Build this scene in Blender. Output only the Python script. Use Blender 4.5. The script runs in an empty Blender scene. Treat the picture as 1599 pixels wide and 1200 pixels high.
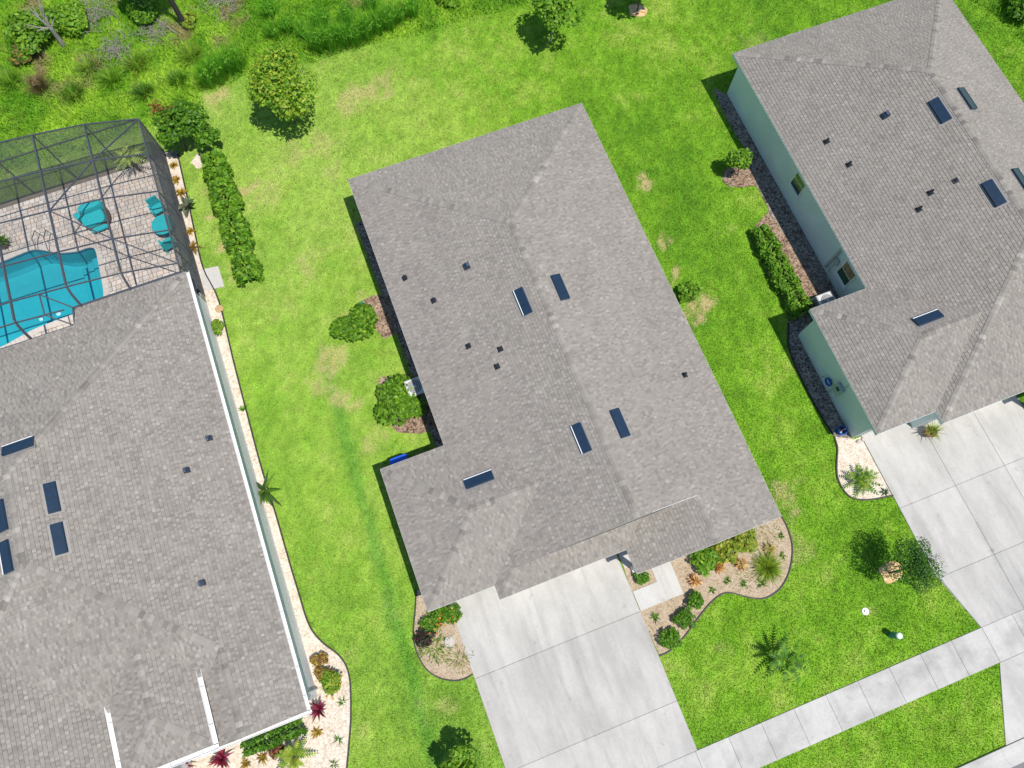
import bpy, bmesh, math, random
import numpy as np
from mathutils import Vector, Matrix

random.seed(7)
rng = np.random.default_rng(7)
SC = bpy.context.scene
COL = SC.collection

# ------------------------------------------------------------------ camera, sky, sun, exposure
CAM_R = np.array([[0.93419171, 0.34236732, -0.10035174],
                  [-0.35676677, 0.89502531, -0.26766989],
                  [-0.00182407, 0.28585715, 0.9582705]])
CAM_C = np.array([0.0, 0.0, 33.35])
FPX = 1131.77
cam_data = bpy.data.cameras.new("camera")
cam_data.sensor_width = 36.0
cam_data.lens = FPX / 1599.0 * 36.0
cam_data.clip_start = 0.5
cam_data.clip_end = 2000.0
cam = bpy.data.objects.new("camera", cam_data)
COL.objects.link(cam)
M4 = Matrix.Identity(4)
for i in range(3):
    for j in range(3):
        M4[i][j] = CAM_R[i, j]
M4.translation = Vector(CAM_C)
cam.matrix_world = M4
SC.camera = cam

SUN_TO = Vector((0.215, -0.337, 1.0)).normalized()
world = bpy.data.worlds.new("World")
SC.world = world
world.use_nodes = True
wn = world.node_tree
for n in list(wn.nodes):
    wn.nodes.remove(n)
w_out = wn.nodes.new("ShaderNodeOutputWorld")
w_bg = wn.nodes.new("ShaderNodeBackground")
w_sky = wn.nodes.new("ShaderNodeTexSky")
w_sky.sky_type = 'NISHITA'
w_sky.sun_disc = False
w_sky.ozone_density = 2.2
w_sky.dust_density = 0.2
w_sky.sun_elevation = math.asin(SUN_TO.z)
w_sky.sun_rotation = math.atan2(SUN_TO.x, SUN_TO.y)
w_bg.inputs["Strength"].default_value = 0.12
wn.links.new(w_sky.outputs[0], w_bg.inputs["Color"])
wn.links.new(w_bg.outputs[0], w_out.inputs["Surface"])

sun_data = bpy.data.lights.new("sun", 'SUN')
sun_data.energy = 4.4
sun_data.angle = math.radians(0.53)
sun_data.color = (1.0, 0.945, 0.86)
sun = bpy.data.objects.new("sun", sun_data)
sun.rotation_euler = (-SUN_TO).to_track_quat('-Z', 'Y').to_euler()
sun.location = (10, -15, 45)
COL.objects.link(sun)

SC.view_settings.view_transform = 'Standard'
SC.view_settings.look = 'None'
SC.view_settings.exposure = 0.1
SC.view_settings.gamma = 1.0
SC.view_settings.use_curve_mapping = False


# ------------------------------------------------------------------ helpers: photo pixel -> place
def ray(u, v):
    return CAM_R @ np.array([(u - 799.5) / FPX, -(v - 600.0) / FPX, -1.0])


def P(u, v, z=0.0):
    d = ray(u, v)
    t = (z - CAM_C[2]) / d[2]
    q = CAM_C + t * d
    return (float(q[0]), float(q[1]), float(z))


def P2(u, v, z=0.0):
    return P(u, v, z)[:2]


def pix(X):
    q = CAM_R.T @ (np.asarray(X, float) - CAM_C)
    return np.array([799.5 + FPX * q[0] / -q[2], 600 - FPX * q[1] / -q[2]])


def height_at(base, u, v):
    """height above a base point that brings it closest to the pixel"""
    best = (1e9, 0)
    for k in range(0, 140):
        z = k * 0.05
        e = np.linalg.norm(pix((base[0], base[1], z)) - np.array([u, v]))
        best = min(best, (e, z))
    return best[1]


def on_plane(u, v, fz):
    z = 4.0
    for _ in range(50):
        q = P(u, v, z)
        z = fz(q[0], q[1])
    return P(u, v, z)


# ------------------------------------------------------------------ helpers: meshes
def wloc(o):
    v = Vector((0, 0, 0))
    while o is not None:
        v = v + o.location
        o = o.parent
    return v


def tag(o, label=None, cat=None, group=None, kind=None):
    if label: o["label"] = label
    if cat: o["category"] = cat
    if group: o["group"] = group
    if kind: o["kind"] = kind
    return o


def empty(name, loc, label=None, cat=None, group=None):
    o = bpy.data.objects.new(name, None)
    o.empty_display_size = 0.2
    o.location = loc
    COL.objects.link(o)
    return tag(o, label, cat, group)


def mesh_from(name, verts, faces, cols, mat, parent=None, at=None, smooth=False, point=False):
    off = wloc(parent) if parent is not None else Vector(at if at is not None else (0, 0, 0))
    me = bpy.data.meshes.new(name)
    if isinstance(faces, np.ndarray):
        vv = np.asarray(verts, dtype=np.float32) - np.array(off, dtype=np.float32)
        nf, k = faces.shape
        me.vertices.add(len(vv))
        me.vertices.foreach_set("co", vv.ravel())
        me.loops.add(nf * k)
        me.loops.foreach_set("vertex_index", faces.astype(np.int32).ravel())
        me.polygons.add(nf)
        me.polygons.foreach_set("loop_start", np.arange(0, nf * k, k, dtype=np.int32))
        me.update(calc_edges=True)
        lens = np.full(nf, k)
    else:
        me.from_pydata([(x - off[0], y - off[1], z - off[2]) for x, y, z in verts], [], faces)
        me.update()
        lens = np.array([len(f) for f in faces])
    if cols is not None and len(cols):
        a = me.color_attributes.new("Col", 'FLOAT_COLOR', 'POINT' if point else 'CORNER')
        cc = np.asarray(cols, dtype=np.float32).reshape(-1, 3)
        if not point:
            cc = np.repeat(cc, lens, axis=0)
        cc = np.concatenate([cc, np.ones((len(cc), 1), np.float32)], axis=1)
        a.data.foreach_set("color", cc.ravel())
    if smooth:
        me.polygons.foreach_set("use_smooth", np.ones(len(me.polygons), dtype=bool))
    me.materials.append(mat)
    o = bpy.data.objects.new(name, me)
    COL.objects.link(o)
    if parent is not None:
        o.parent = parent
    else:
        o.location = off
    return o


class MB:
    def __init__(s):
        s.v, s.f, s.c = [], [], []

    def add(s, verts, faces, col=(1, 1, 1)):
        b = len(s.v)
        s.v.extend([tuple(map(float, q)) for q in verts])
        for f in faces:
            s.f.append(tuple(i + b for i in f))
            s.c.append(col)

    def box(s, c, size, rz=0.0, col=(1, 1, 1), bev=0.0):
        hx, hy, hz = size[0] / 2, size[1] / 2, size[2] / 2
        ca, sa = math.cos(rz), math.sin(rz)
        V = []
        if bev <= 0:
            for z in (-hz, hz):
                for x, y in ((-hx, -hy), (hx, -hy), (hx, hy), (-hx, hy)):
                    V.append((c[0] + ca * x - sa * y, c[1] + sa * x + ca * y, c[2] + z))
            F = [(3, 2, 1, 0), (4, 5, 6, 7), (0, 1, 5, 4), (1, 2, 6, 5), (2, 3, 7, 6), (3, 0, 4, 7)]
        else:
            b = bev
            for z, ins in ((-hz, 0), (hz - b, 0), (hz, b)):
                for x, y in ((-hx + ins, -hy + ins), (hx - ins, -hy + ins), (hx - ins, hy - ins), (-hx + ins, hy - ins)):
                    V.append((c[0] + ca * x - sa * y, c[1] + sa * x + ca * y, c[2] + z))
            F = [(3, 2, 1, 0), (8, 9, 10, 11)]
            for k in (0, 4):
                for i in range(4):
                    j = (i + 1) % 4
                    F.append((k + i, k + j, k + 4 + j, k + 4 + i))
        s.add(V, F, col)

    def prism(s, poly, z0, z1, col=(1, 1, 1)):
        n = len(poly)
        area = sum(poly[i][0] * poly[(i + 1) % n][1] - poly[(i + 1) % n][0] * poly[i][1] for i in range(n))
        if area < 0:
            poly = poly[::-1]
        V = [(x, y, z0) for x, y in poly] + [(x, y, z1) for x, y in poly]
        F = [tuple(range(n - 1, -1, -1)), tuple(range(n, 2 * n))]
        for i in range(n):
            j = (i + 1) % n
            F.append((i, j, n + j, n + i))
        s.add(V, F, col)

    def beam(s, a, b, w, h, col=(1, 1, 1)):
        a, b = Vector(a), Vector(b)
        d = (b - a).normalized()
        up = Vector((0, 0, 1)) if abs(d.z) < 0.95 else Vector((0, 1, 0))
        sd = d.cross(up).normalized()
        up = sd.cross(d).normalized()
        V = []
        for q in (a, b):
            for i, j in ((-1, -1), (1, -1), (1, 1), (-1, 1)):
                V.append(tuple(q + sd * (i * w / 2) + up * (j * h / 2)))
        s.add(V, [(0, 1, 2, 3), (7, 6, 5, 4), (0, 4, 5, 1), (1, 5, 6, 2), (2, 6, 7, 3), (3, 7, 4, 0)], col)

    def tube(s, pts, rad, n=8, col=(1, 1, 1), cap=True):
        pts = [Vector(p) for p in pts]
        b = len(s.v)
        V = []
        for i, p in enumerate(pts):
            d = (pts[min(i + 1, len(pts) - 1)] - pts[max(i - 1, 0)]).normalized()
            up = Vector((0, 0, 1)) if abs(d.z) < 0.9 else Vector((1, 0, 0))
            sd = d.cross(up).normalized()
            up = sd.cross(d)
            r = rad[i] if isinstance(rad, (list, tuple)) else rad
            for k in range(n):
                a = 2 * math.pi * k / n
                V.append(tuple(p + sd * (r * math.cos(a)) + up * (r * math.sin(a))))
        F = []
        for i in range(len(pts) - 1):
            for k in range(n):
                j = (k + 1) % n
                F.append((i * n + k, i * n + j, (i + 1) * n + j, (i + 1) * n + k))
        if cap:
            F.append(tuple(range(n - 1, -1, -1)))
            F.append(tuple(range((len(pts) - 1) * n, len(pts) * n)))
        s.add(V, F, col)

    def lathe(s, c, prof, n=20, col=(1, 1, 1), sx=1.0, sy=1.0, rz=0.0):
        V, F = [], []
        ca, sa = math.cos(rz), math.sin(rz)
        for r, z in prof:
            for k in range(n):
                a = 2 * math.pi * k / n
                x, y = r * sx * math.cos(a), r * sy * math.sin(a)
                V.append((c[0] + ca * x - sa * y, c[1] + sa * x + ca * y, c[2] + z))
        for i in range(len(prof) - 1):
            for k in range(n):
                j = (k + 1) % n
                F.append((i * n + k, i * n + j, (i + 1) * n + j, (i + 1) * n + k))
        F.append(tuple(range(n - 1, -1, -1)))
        F.append(tuple(range((len(prof) - 1) * n, len(prof) * n)))
        s.add(V, F, col)

    def build(s, name, mat, parent=None, at=None, smooth=False):
        return mesh_from(name, s.v, s.f, s.c, mat, parent, at, smooth)


def part(name, mat, parent, fn, *a, smooth=False, **k):
    m = MB()
    getattr(m, fn)(*a, **k)
    return m.build(name, mat, parent, smooth=smooth)


# ------------------------------------------------------------------ helpers: noise
def vnoise(x, y, scale, seed):
    r = np.random.default_rng(seed).random((256, 256))
    fx, fy = x / scale + 500.0, y / scale + 500.0
    ix, iy = np.floor(fx).astype(int), np.floor(fy).astype(int)
    tx, ty = fx - ix, fy - iy
    tx, ty = tx * tx * (3 - 2 * tx), ty * ty * (3 - 2 * ty)
    a, b = r[ix % 256, iy % 256], r[(ix + 1) % 256, iy % 256]
    c, d = r[ix % 256, (iy + 1) % 256], r[(ix + 1) % 256, (iy + 1) % 256]
    return (a * (1 - tx) + b * tx) * (1 - ty) + (c * (1 - tx) + d * tx) * ty


def fbm(x, y, scale, seed, octv=4):
    s, a, t = 0, 1.0, 0
    for k in range(octv):
        s = s + a * vnoise(x, y, scale / 2 ** k, seed + k)
        t += a
        a *= 0.55
    return s / t


def sstep(a, b, x):
    t = np.clip((x - a) / (b - a), 0, 1)
    return t * t * (3 - 2 * t)


def in_poly(x, y, poly):
    ins = np.zeros(x.shape, bool)
    n = len(poly)
    for i in range(n):
        x1, y1 = poly[i]
        x2, y2 = poly[(i + 1) % n]
        if y1 == y2:
            continue
        c = ((y1 > y) != (y2 > y)) & (x < (x2 - x1) * (y - y1) / (y2 - y1) + x1)
        ins ^= c
    return ins


def smooth_line(pts, sub=4):
    out = []
    n = len(pts)
    for i in range(n - 1):
        p0, p1, p2, p3 = pts[max(i - 1, 0)], pts[i], pts[i + 1], pts[min(i + 2, n - 1)]
        for k in range(sub):
            t = k / sub
            q = []
            for j in range(2):
                q.append(0.5 * ((2 * p1[j]) + (-p0[j] + p2[j]) * t + (2 * p0[j] - 5 * p1[j] + 4 * p2[j] - p3[j]) * t * t
                                + (-p0[j] + 3 * p1[j] - 3 * p2[j] + p3[j]) * t ** 3))
            out.append(tuple(q))
    out.append(tuple(pts[-1]))
    return out


# ------------------------------------------------------------------ helpers: materials
def new_mat(name):
    m = bpy.data.materials.new(name)
    m.use_nodes = True
    nt = m.node_tree
    for n in list(nt.nodes):
        nt.nodes.remove(n)
    out = nt.nodes.new("ShaderNodeOutputMaterial")
    return m, nt, out


def noise_node(nt, scale, detail=4.0, rough=0.6, vec=None):
    n = nt.nodes.new("ShaderNodeTexNoise")
    n.inputs["Scale"].default_value = scale
    n.inputs["Detail"].default_value = detail
    n.inputs["Roughness"].default_value = rough
    if vec is not None:
        nt.links.new(vec, n.inputs["Vector"])
    return n


def world_pos(nt):
    g = nt.nodes.new("ShaderNodeNewGeometry")
    return g.outputs["Position"]


def mat_plain(name, color, rough=0.6, metal=0.0, var=0.0, vscale=3.0, bump=0.0, bscale=40.0, spec=0.5):
    m, nt, out = new_mat(name)
    b = nt.nodes.new("ShaderNodeBsdfPrincipled")
    b.inputs["Roughness"].default_value = rough
    b.inputs["Metallic"].default_value = metal
    b.inputs["Specular IOR Level"].default_value = spec
    b.inputs["Base Color"].default_value = (*color, 1)
    pos = world_pos(nt)
    if var > 0:
        n = noise_node(nt, vscale, 6, 0.65, pos)
        r = nt.nodes.new("ShaderNodeMapRange")
        r.inputs["From Min"].default_value = 0.25
        r.inputs["From Max"].default_value = 0.75
        r.inputs["To Min"].default_value = 1 - var
        r.inputs["To Max"].default_value = 1 + var * 0.5
        nt.links.new(n.outputs["Fac"], r.inputs["Value"])
        mx = nt.nodes.new("ShaderNodeVectorMath")
        mx.operation = 'SCALE'
        mx.inputs[0].default_value = color
        nt.links.new(r.outputs[0], mx.inputs["Scale"])
        nt.links.new(mx.outputs[0], b.inputs["Base Color"])
    if bump > 0:
        n2 = noise_node(nt, bscale, 4, 0.6, pos)
        bp = nt.nodes.new("ShaderNodeBump")
        bp.inputs["Strength"].default_value = bump
        bp.inputs["Distance"].default_value = 0.02
        nt.links.new(n2.outputs["Fac"], bp.inputs["Height"])
        nt.links.new(bp.outputs[0], b.inputs["Normal"])
    nt.links.new(b.outputs[0], out.inputs["Surface"])
    return m


def mat_col(name, rough=0.7, var=0.25, vscale=30.0, trans=0.0, bump=0.0, bscale=60.0, spec=0.3, wear=0.0):
    """colour comes from the mesh's own per-piece colour, varied by fine noise"""
    m, nt, out = new_mat(name)
    b = nt.nodes.new("ShaderNodeBsdfPrincipled")
    b.inputs["Roughness"].default_value = rough
    b.inputs["Specular IOR Level"].default_value = spec
    a = nt.nodes.new("ShaderNodeAttribute")
    a.attribute_name = "Col"
    pos = world_pos(nt)
    n = noise_node(nt, vscale, 5, 0.65, pos)
    r = nt.nodes.new("ShaderNodeMapRange")
    r.inputs["From Min"].default_value = 0.25
    r.inputs["From Max"].default_value = 0.75
    r.inputs["To Min"].default_value = 1 - var
    r.inputs["To Max"].default_value = 1 + var
    nt.links.new(n.outputs["Fac"], r.inputs["Value"])
    mx = nt.nodes.new("ShaderNodeVectorMath")
    mx.operation = 'SCALE'
    nt.links.new(a.outputs["Color"], mx.inputs[0])
    nt.links.new(r.outputs[0], mx.inputs["Scale"])
    if wear > 0:            # broad weathering: faded and algae-darkened areas
        nw = noise_node(nt, 0.55, 7, 0.68, pos)
        rw = nt.nodes.new("ShaderNodeMapRange")
        rw.inputs["From Min"].default_value = 0.3
        rw.inputs["From Max"].default_value = 0.7
        rw.inputs["To Min"].default_value = 1 - wear
        rw.inputs["To Max"].default_value = 1 + wear * .7
        nt.links.new(nw.outputs["Fac"], rw.inputs["Value"])
        mw = nt.nodes.new("ShaderNodeVectorMath")
        mw.operation = 'SCALE'
        nt.links.new(mx.outputs[0], mw.inputs[0])
        nt.links.new(rw.outputs[0], mw.inputs["Scale"])
        mx = mw
    nt.links.new(mx.outputs[0], b.inputs["Base Color"])
    if bump > 0:
        n2 = noise_node(nt, bscale, 4, 0.6, pos)
        bp = nt.nodes.new("ShaderNodeBump")
        bp.inputs["Strength"].default_value = bump
        bp.inputs["Distance"].default_value = 0.02
        nt.links.new(n2.outputs["Fac"], bp.inputs["Height"])
        nt.links.new(bp.outputs[0], b.inputs["Normal"])
    if trans > 0:
        t = nt.nodes.new("ShaderNodeBsdfTranslucent")
        nt.links.new(mx.outputs[0], t.inputs["Color"])
        ms = nt.nodes.new("ShaderNodeMixShader")
        ms.inputs[0].default_value = trans
        nt.links.new(b.outputs[0], ms.inputs[1])
        nt.links.new(t.outputs[0], ms.inputs[2])
        nt.links.new(ms.outputs[0], out.inputs["Surface"])
    else:
        nt.links.new(b.outputs[0], out.inputs["Surface"])
    return m


def mat_concrete(name, base, stain=0.35, seed=0.0, stretch=(1.0, 0.45, 1.0), lo=0.36, hi=0.60):
    m, nt, out = new_mat(name)
    b = nt.nodes.new("ShaderNodeBsdfPrincipled")
    b.inputs["Roughness"].default_value = 0.85
    b.inputs["Specular IOR Level"].default_value = 0.2
    pos = world_pos(nt)
    mp = nt.nodes.new("ShaderNodeMapping")
    mp.inputs["Location"].default_value = (seed, seed * 1.7, 0)
    mp.inputs["Scale"].default_value = stretch
    nt.links.new(pos, mp.inputs["Vector"])
    n1 = noise_node(nt, 0.9, 7, 0.62, mp.outputs[0])
    n2 = noise_node(nt, 9.0, 6, 0.7, pos)
    n3 = noise_node(nt, 90.0, 2, 0.5, pos)
    cr = nt.nodes.new("ShaderNodeValToRGB")
    cr.color_ramp.elements[0].position = lo
    cr.color_ramp.elements[1].position = hi
    d = tuple(c * (1 - stain) for c in base)
    cr.color_ramp.elements[0].color = (*d, 1)
    cr.color_ramp.elements[1].color = (*base, 1)
    nt.links.new(n1.outputs["Fac"], cr.inputs["Fac"])
    mp2 = nt.nodes.new("ShaderNodeMapping")
    mp2.inputs["Scale"].default_value = (1.7, 0.16, 1.0)
    nt.links.new(pos, mp2.inputs["Vector"])
    n4 = noise_node(nt, 1.0, 5, 0.6, mp2.outputs[0])          # tyre and run-off streaks down the slope
    n5 = noise_node(nt, 1.9, 3, 0.5, pos)                      # oil spots
    def band(nd, a, b_, lo_):
        q = nt.nodes.new("ShaderNodeMapRange")
        q.inputs["From Min"].default_value = a
        q.inputs["From Max"].default_value = b_
        q.inputs["To Min"].default_value = 1.0
        q.inputs["To Max"].default_value = lo_
        nt.links.new(nd.outputs["Fac"], q.inputs["Value"])
        return q
    q1, q2 = band(n4, .50, .72, .82), band(n5, .66, .76, .76)
    qm = nt.nodes.new("ShaderNodeMath")
    qm.operation = 'MULTIPLY'
    nt.links.new(q1.outputs[0], qm.inputs[0])
    nt.links.new(q2.outputs[0], qm.inputs[1])
    cs = nt.nodes.new("ShaderNodeVectorMath")
    cs.operation = 'SCALE'
    nt.links.new(cr.outputs["Color"], cs.inputs[0])
    nt.links.new(qm.outputs[0], cs.inputs["Scale"])
    ad = nt.nodes.new("ShaderNodeMath")
    ad.operation = 'ADD'
    nt.links.new(n2.outputs["Fac"], ad.inputs[0])
    nt.links.new(n3.outputs["Fac"], ad.inputs[1])
    r = nt.nodes.new("ShaderNodeMapRange")
    r.inputs["From Min"].default_value = 0.6
    r.inputs["From Max"].default_value = 1.4
    r.inputs["To Min"].default_value = 0.88
    r.inputs["To Max"].default_value = 1.10
    nt.links.new(ad.outputs[0], r.inputs["Value"])
    mx = nt.nodes.new("ShaderNodeVectorMath")
    mx.operation = 'SCALE'
    oi = nt.nodes.new("ShaderNodeObjectInfo")
    ro = nt.nodes.new("ShaderNodeMapRange")
    ro.inputs["To Min"].default_value = 0.92
    ro.inputs["To Max"].default_value = 1.04
    nt.links.new(oi.outputs["Random"], ro.inputs["Value"])
    rm = nt.nodes.new("ShaderNodeMath")
    rm.operation = 'MULTIPLY'
    nt.links.new(r.outputs[0], rm.inputs[0])
    nt.links.new(ro.outputs[0], rm.inputs[1])
    nt.links.new(cs.outputs[0], mx.inputs[0])
    nt.links.new(rm.outputs[0], mx.inputs["Scale"])
    nt.links.new(mx.outputs[0], b.inputs["Base Color"])
    bp = nt.nodes.new("ShaderNodeBump")
    bp.inputs["Strength"].default_value = 0.25
    bp.inputs["Distance"].default_value = 0.01
    nt.links.new(n3.outputs["Fac"], bp.inputs["Height"])
    nt.links.new(bp.outputs[0], b.inputs["Normal"])
    nt.links.new(b.outputs[0], out.inputs["Surface"])
    return m


def mat_speckle(name, cols, cell=18.0, bump=0.6):
    """loose stones or bark: small cells of several colours"""
    m, nt, out = new_mat(name)
    b = nt.nodes.new("ShaderNodeBsdfPrincipled")
    b.inputs["Roughness"].default_value = 0.9
    b.inputs["Specular IOR Level"].default_value = 0.15
    pos = world_pos(nt)
    vo = nt.nodes.new("ShaderNodeTexVoronoi")
    vo.inputs["Scale"].default_value = cell
    nt.links.new(pos, vo.inputs["Vector"])
    sep = nt.nodes.new("ShaderNodeSeparateColor")
    nt.links.new(vo.outputs["Color"], sep.inputs[0])
    cr = nt.nodes.new("ShaderNodeValToRGB")
    cr.color_ramp.interpolation = 'LINEAR'
    els = cr.color_ramp.elements
    els[0].position = 0.0
    els[0].color = (*cols[0], 1)
    els[1].position = 1.0
    els[1].color = (*cols[-1], 1)
    for k, c in enumerate(cols[1:-1]):
        e = els.new((k + 1) / (len(cols) - 1))
        e.color = (*c, 1)
    n = noise_node(nt, 1.6, 5, 0.6, pos)
    ad = nt.nodes.new("ShaderNodeMath")
    ad.operation = 'MULTIPLY_ADD'
    ad.inputs[1].default_value = 0.9
    nt.links.new(n.outputs["Fac"], ad.inputs[0])
    sb = nt.nodes.new("ShaderNodeMath")
    sb.operation = 'MULTIPLY_ADD'
    sb.inputs[1].default_value = 0.75
    sb.inputs[2].default_value = -0.33
    nt.links.new(sep.outputs[0], sb.inputs[0])
    nt.links.new(sb.outputs[0], ad.inputs[2])
    nt.links.new(ad.outputs[0], cr.inputs["Fac"])
    nt.links.new(cr.outputs["Color"], b.inputs["Base Color"])
    bp = nt.nodes.new("ShaderNodeBump")
    bp.inputs["Strength"].default_value = bump
    bp.inputs["Distance"].default_value = 0.03
    nt.links.new(vo.outputs["Distance"], bp.inputs["Height"])
    bp.invert = True
    nt.links.new(bp.outputs[0], b.inputs["Normal"])
    nt.links.new(b.outputs[0], out.inputs["Surface"])
    return m


def mat_screen(name, color, opac):
    m, nt, out = new_mat(name)
    t = nt.nodes.new("ShaderNodeBsdfTransparent")
    d = nt.nodes.new("ShaderNodeBsdfDiffuse")
    d.inputs["Color"].default_value = (*color, 1)
    ms = nt.nodes.new("ShaderNodeMixShader")
    ms.inputs[0].default_value = opac
    nt.links.new(t.outputs[0], ms.inputs[1])
    nt.links.new(d.outputs[0], ms.inputs[2])
    nt.links.new(ms.outputs[0], out.inputs["Surface"])
    return m


def mat_water(name):
    m, nt, out = new_mat(name)
    t = nt.nodes.new("ShaderNodeBsdfTransparent")
    t.inputs["Color"].default_value = (0.42, 0.86, 0.90, 1)
    g = nt.nodes.new("ShaderNodeBsdfGlossy")
    g.inputs["Roughness"].default_value = 0.05
    n = noise_node(nt, 4.0, 3, 0.5, world_pos(nt))
    bp = nt.nodes.new("ShaderNodeBump")
    bp.inputs["Strength"].default_value = 0.15
    bp.inputs["Distance"].default_value = 0.05
    nt.links.new(n.outputs["Fac"], bp.inputs["Height"])
    nt.links.new(bp.outputs[0], g.inputs["Normal"])
    fr = nt.nodes.new("ShaderNodeFresnel")
    fr.inputs["IOR"].default_value = 1.33
    nt.links.new(bp.outputs[0], fr.inputs["Normal"])
    ms = nt.nodes.new("ShaderNodeMixShader")
    nt.links.new(fr.outputs[0], ms.inputs[0])
    nt.links.new(t.outputs[0], ms.inputs[1])
    nt.links.new(g.outputs[0], ms.inputs[2])
    nt.links.new(ms.outputs[0], out.inputs["Surface"])
    return m


M = {}
M['ground'] = mat_col("turf_soil", 0.95, 0.35, 14.0, bump=0.6, bscale=25)
M['grass'] = mat_col("grass_blade", 0.75, 0.2, 6.0, trans=0.22, spec=0.15)
M['leaf'] = mat_col("leaf", 0.5, 0.2, 9.0, trans=0.34, spec=0.3)
M['shingle'] = mat_col("asphalt_shingle", 0.95, 0.10, 55.0, bump=0.35, bscale=120, spec=0.12, wear=0.09)
M['deckboard'] = mat_plain("roof_underlay", (0.17, 0.165, 0.16), 0.95, var=0.1)
M['fascia'] = mat_plain("painted_fascia", (0.55, 0.56, 0.53), 0.5, var=0.06, vscale=6)
M['fascia_sage'] = mat_plain("painted_sage_fascia", (0.58, 0.68, 0.66), 0.5, var=0.06, vscale=6)
M['white_trim'] = mat_plain("white_trim", (0.80, 0.80, 0.79), 0.4, var=0.05, vscale=8)
M['soffit'] = mat_plain("soffit_board", (0.6, 0.6, 0.57), 0.7, var=0.04)
M['stucco'] = mat_plain("grey_stucco", (0.42, 0.42, 0.38), 0.9, var=0.06, vscale=2, bump=0.3, bscale=50)
M['stucco_sage'] = mat_plain("sage_stucco", (0.66, 0.77, 0.74), 0.9, var=0.12, vscale=0.9, bump=0.3, bscale=50)
M['stucco_white'] = mat_plain("white_stucco", (0.76, 0.755, 0.76), 0.9, var=0.05, vscale=2, bump=0.3, bscale=50)
M['vent'] = mat_plain("dark_vent_metal", (0.012, 0.032, 0.065), 0.3, 0.0, var=0.3, vscale=5, spec=0.7)
M['vent_void'] = mat_plain("vent_mesh", (0.01, 0.01, 0.01), 0.9)
M['lead'] = mat_plain("lead_boot", (0.30, 0.295, 0.285), 0.6, 0.3)
M['glass'] = mat_plain("window_glass", (0.02, 0.085, 0.05), 0.05, 0.0, spec=0.8)  # green tint puts the reflection of the lawn into the glass colour
M['door'] = mat_plain("garage_door_paint", (0.66, 0.66, 0.63), 0.5, var=0.03)
M['wood_door'] = mat_plain("front_door_paint", (0.10, 0.05, 0.03), 0.4, var=0.2)
M['drive'] = mat_concrete("driveway_concrete", (0.53, 0.515, 0.485), 0.19, 3.0, (1.0, 0.4, 1.0), .36, .62)
M['walk'] = mat_concrete("sidewalk_concrete", (0.52, 0.51, 0.485), 0.26, 11.0, (.6, .8, 1.0), .36, .56)
M['path'] = mat_concrete("entry_path_concrete", (0.57, 0.555, 0.525), 0.12, 17.0)
M['rake'] = mat_plain("shingle_rake_edge", (0.30, 0.285, 0.265), 0.9, var=0.2, vscale=6)
M['boot'] = mat_plain("black_pipe_boot", (0.02, 0.024, 0.034), 0.5)
M['joint'] = mat_plain("joint_dirt", (0.32, 0.31, 0.285), 0.95, var=0.3, vscale=12)
M['asphalt'] = mat_plain("road_asphalt", (0.20, 0.20, 0.20), 0.9, var=0.15, vscale=8, bump=0.4, bscale=60)
M['soil'] = mat_speckle("sandy_bed_soil", [(0.26, 0.19, 0.12), (0.40, 0.31, 0.21), (0.50, 0.40, 0.29), (0.55, 0.46, 0.34)], 26)
M['shell'] = mat_speckle("pale_shell_gravel", [(0.44, 0.36, 0.27), (0.60, 0.51, 0.41), (0.68, 0.60, 0.50), (0.76, 0.70, 0.61)], 15, 0.4)
M['bark'] = mat_speckle("brown_bark_mulch", [(0.06, 0.04, 0.03), (0.20, 0.13, 0.09), (0.34, 0.24, 0.17), (0.46, 0.36, 0.28)], 15)
M['darkrock'] = mat_speckle("dark_river_rock", [(0.03, 0.03, 0.03), (0.16, 0.13, 0.11), (0.30, 0.25, 0.21), (0.42, 0.37, 0.32)], 14)
M['orange_mulch'] = mat_speckle("pale_mulch_ring", [(0.42, 0.24, 0.10), (0.66, 0.45, 0.22), (0.74, 0.58, 0.36)], 9)
M['edging'] = mat_plain("black_plastic_edging", (0.03, 0.028, 0.025), 0.6)
M['trunk'] = mat_plain("tree_bark", (0.13, 0.10, 0.075), 0.95, var=0.35, vscale=14, bump=0.6, bscale=30)
M['dead'] = mat_plain("bleached_wood", (0.30, 0.28, 0.25), 0.95, var=0.3, vscale=10, bump=0.5, bscale=30)
M['darktrunk'] = mat_plain("charred_bark", (0.045, 0.04, 0.037), 0.95, var=0.3, vscale=10, bump=0.6, bscale=25)
M['bronze'] = mat_plain("dark_bronze_aluminium", (0.085, 0.095, 0.115), 0.4, 0.2)
M['screen_roof'] = mat_screen("roof_insect_screen", (0.05, 0.05, 0.05), 0.13)
M['screen_wall'] = mat_screen("wall_insect_screen", (0.15, 0.165, 0.165), 0.52)
M['screen_side'] = mat_screen("side_privacy_screen", (0.17, 0.17, 0.175), 0.78)
M['paver'] = mat_col("tumbled_paver", 0.85, 0.12, 20, bump=0.3)
M['sand'] = mat_plain("joint_sand", (0.16, 0.14, 0.12), 0.95, var=0.2)
M['plaster'] = mat_plain("pool_plaster", (0.13, 0.49, 0.55), 0.6, var=0.10, vscale=2.5)
M['tile'] = mat_plain("pool_tile_band", (0.05, 0.20, 0.30), 0.2, var=0.3, vscale=10)
M['water'] = mat_water("pool_water")
M['foam'] = mat_plain("pool_bubbler_foam", (0.30, 0.66, 0.78), 0.3, var=0.2, vscale=12)
M['coping'] = mat_plain("coping_stone", (0.56, 0.51, 0.46), 0.8, var=0.12, vscale=5)
M['turq'] = mat_plain("turquoise_cushion", (0.012, 0.40, 0.44), 0.8, var=0.12, vscale=6)
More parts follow.
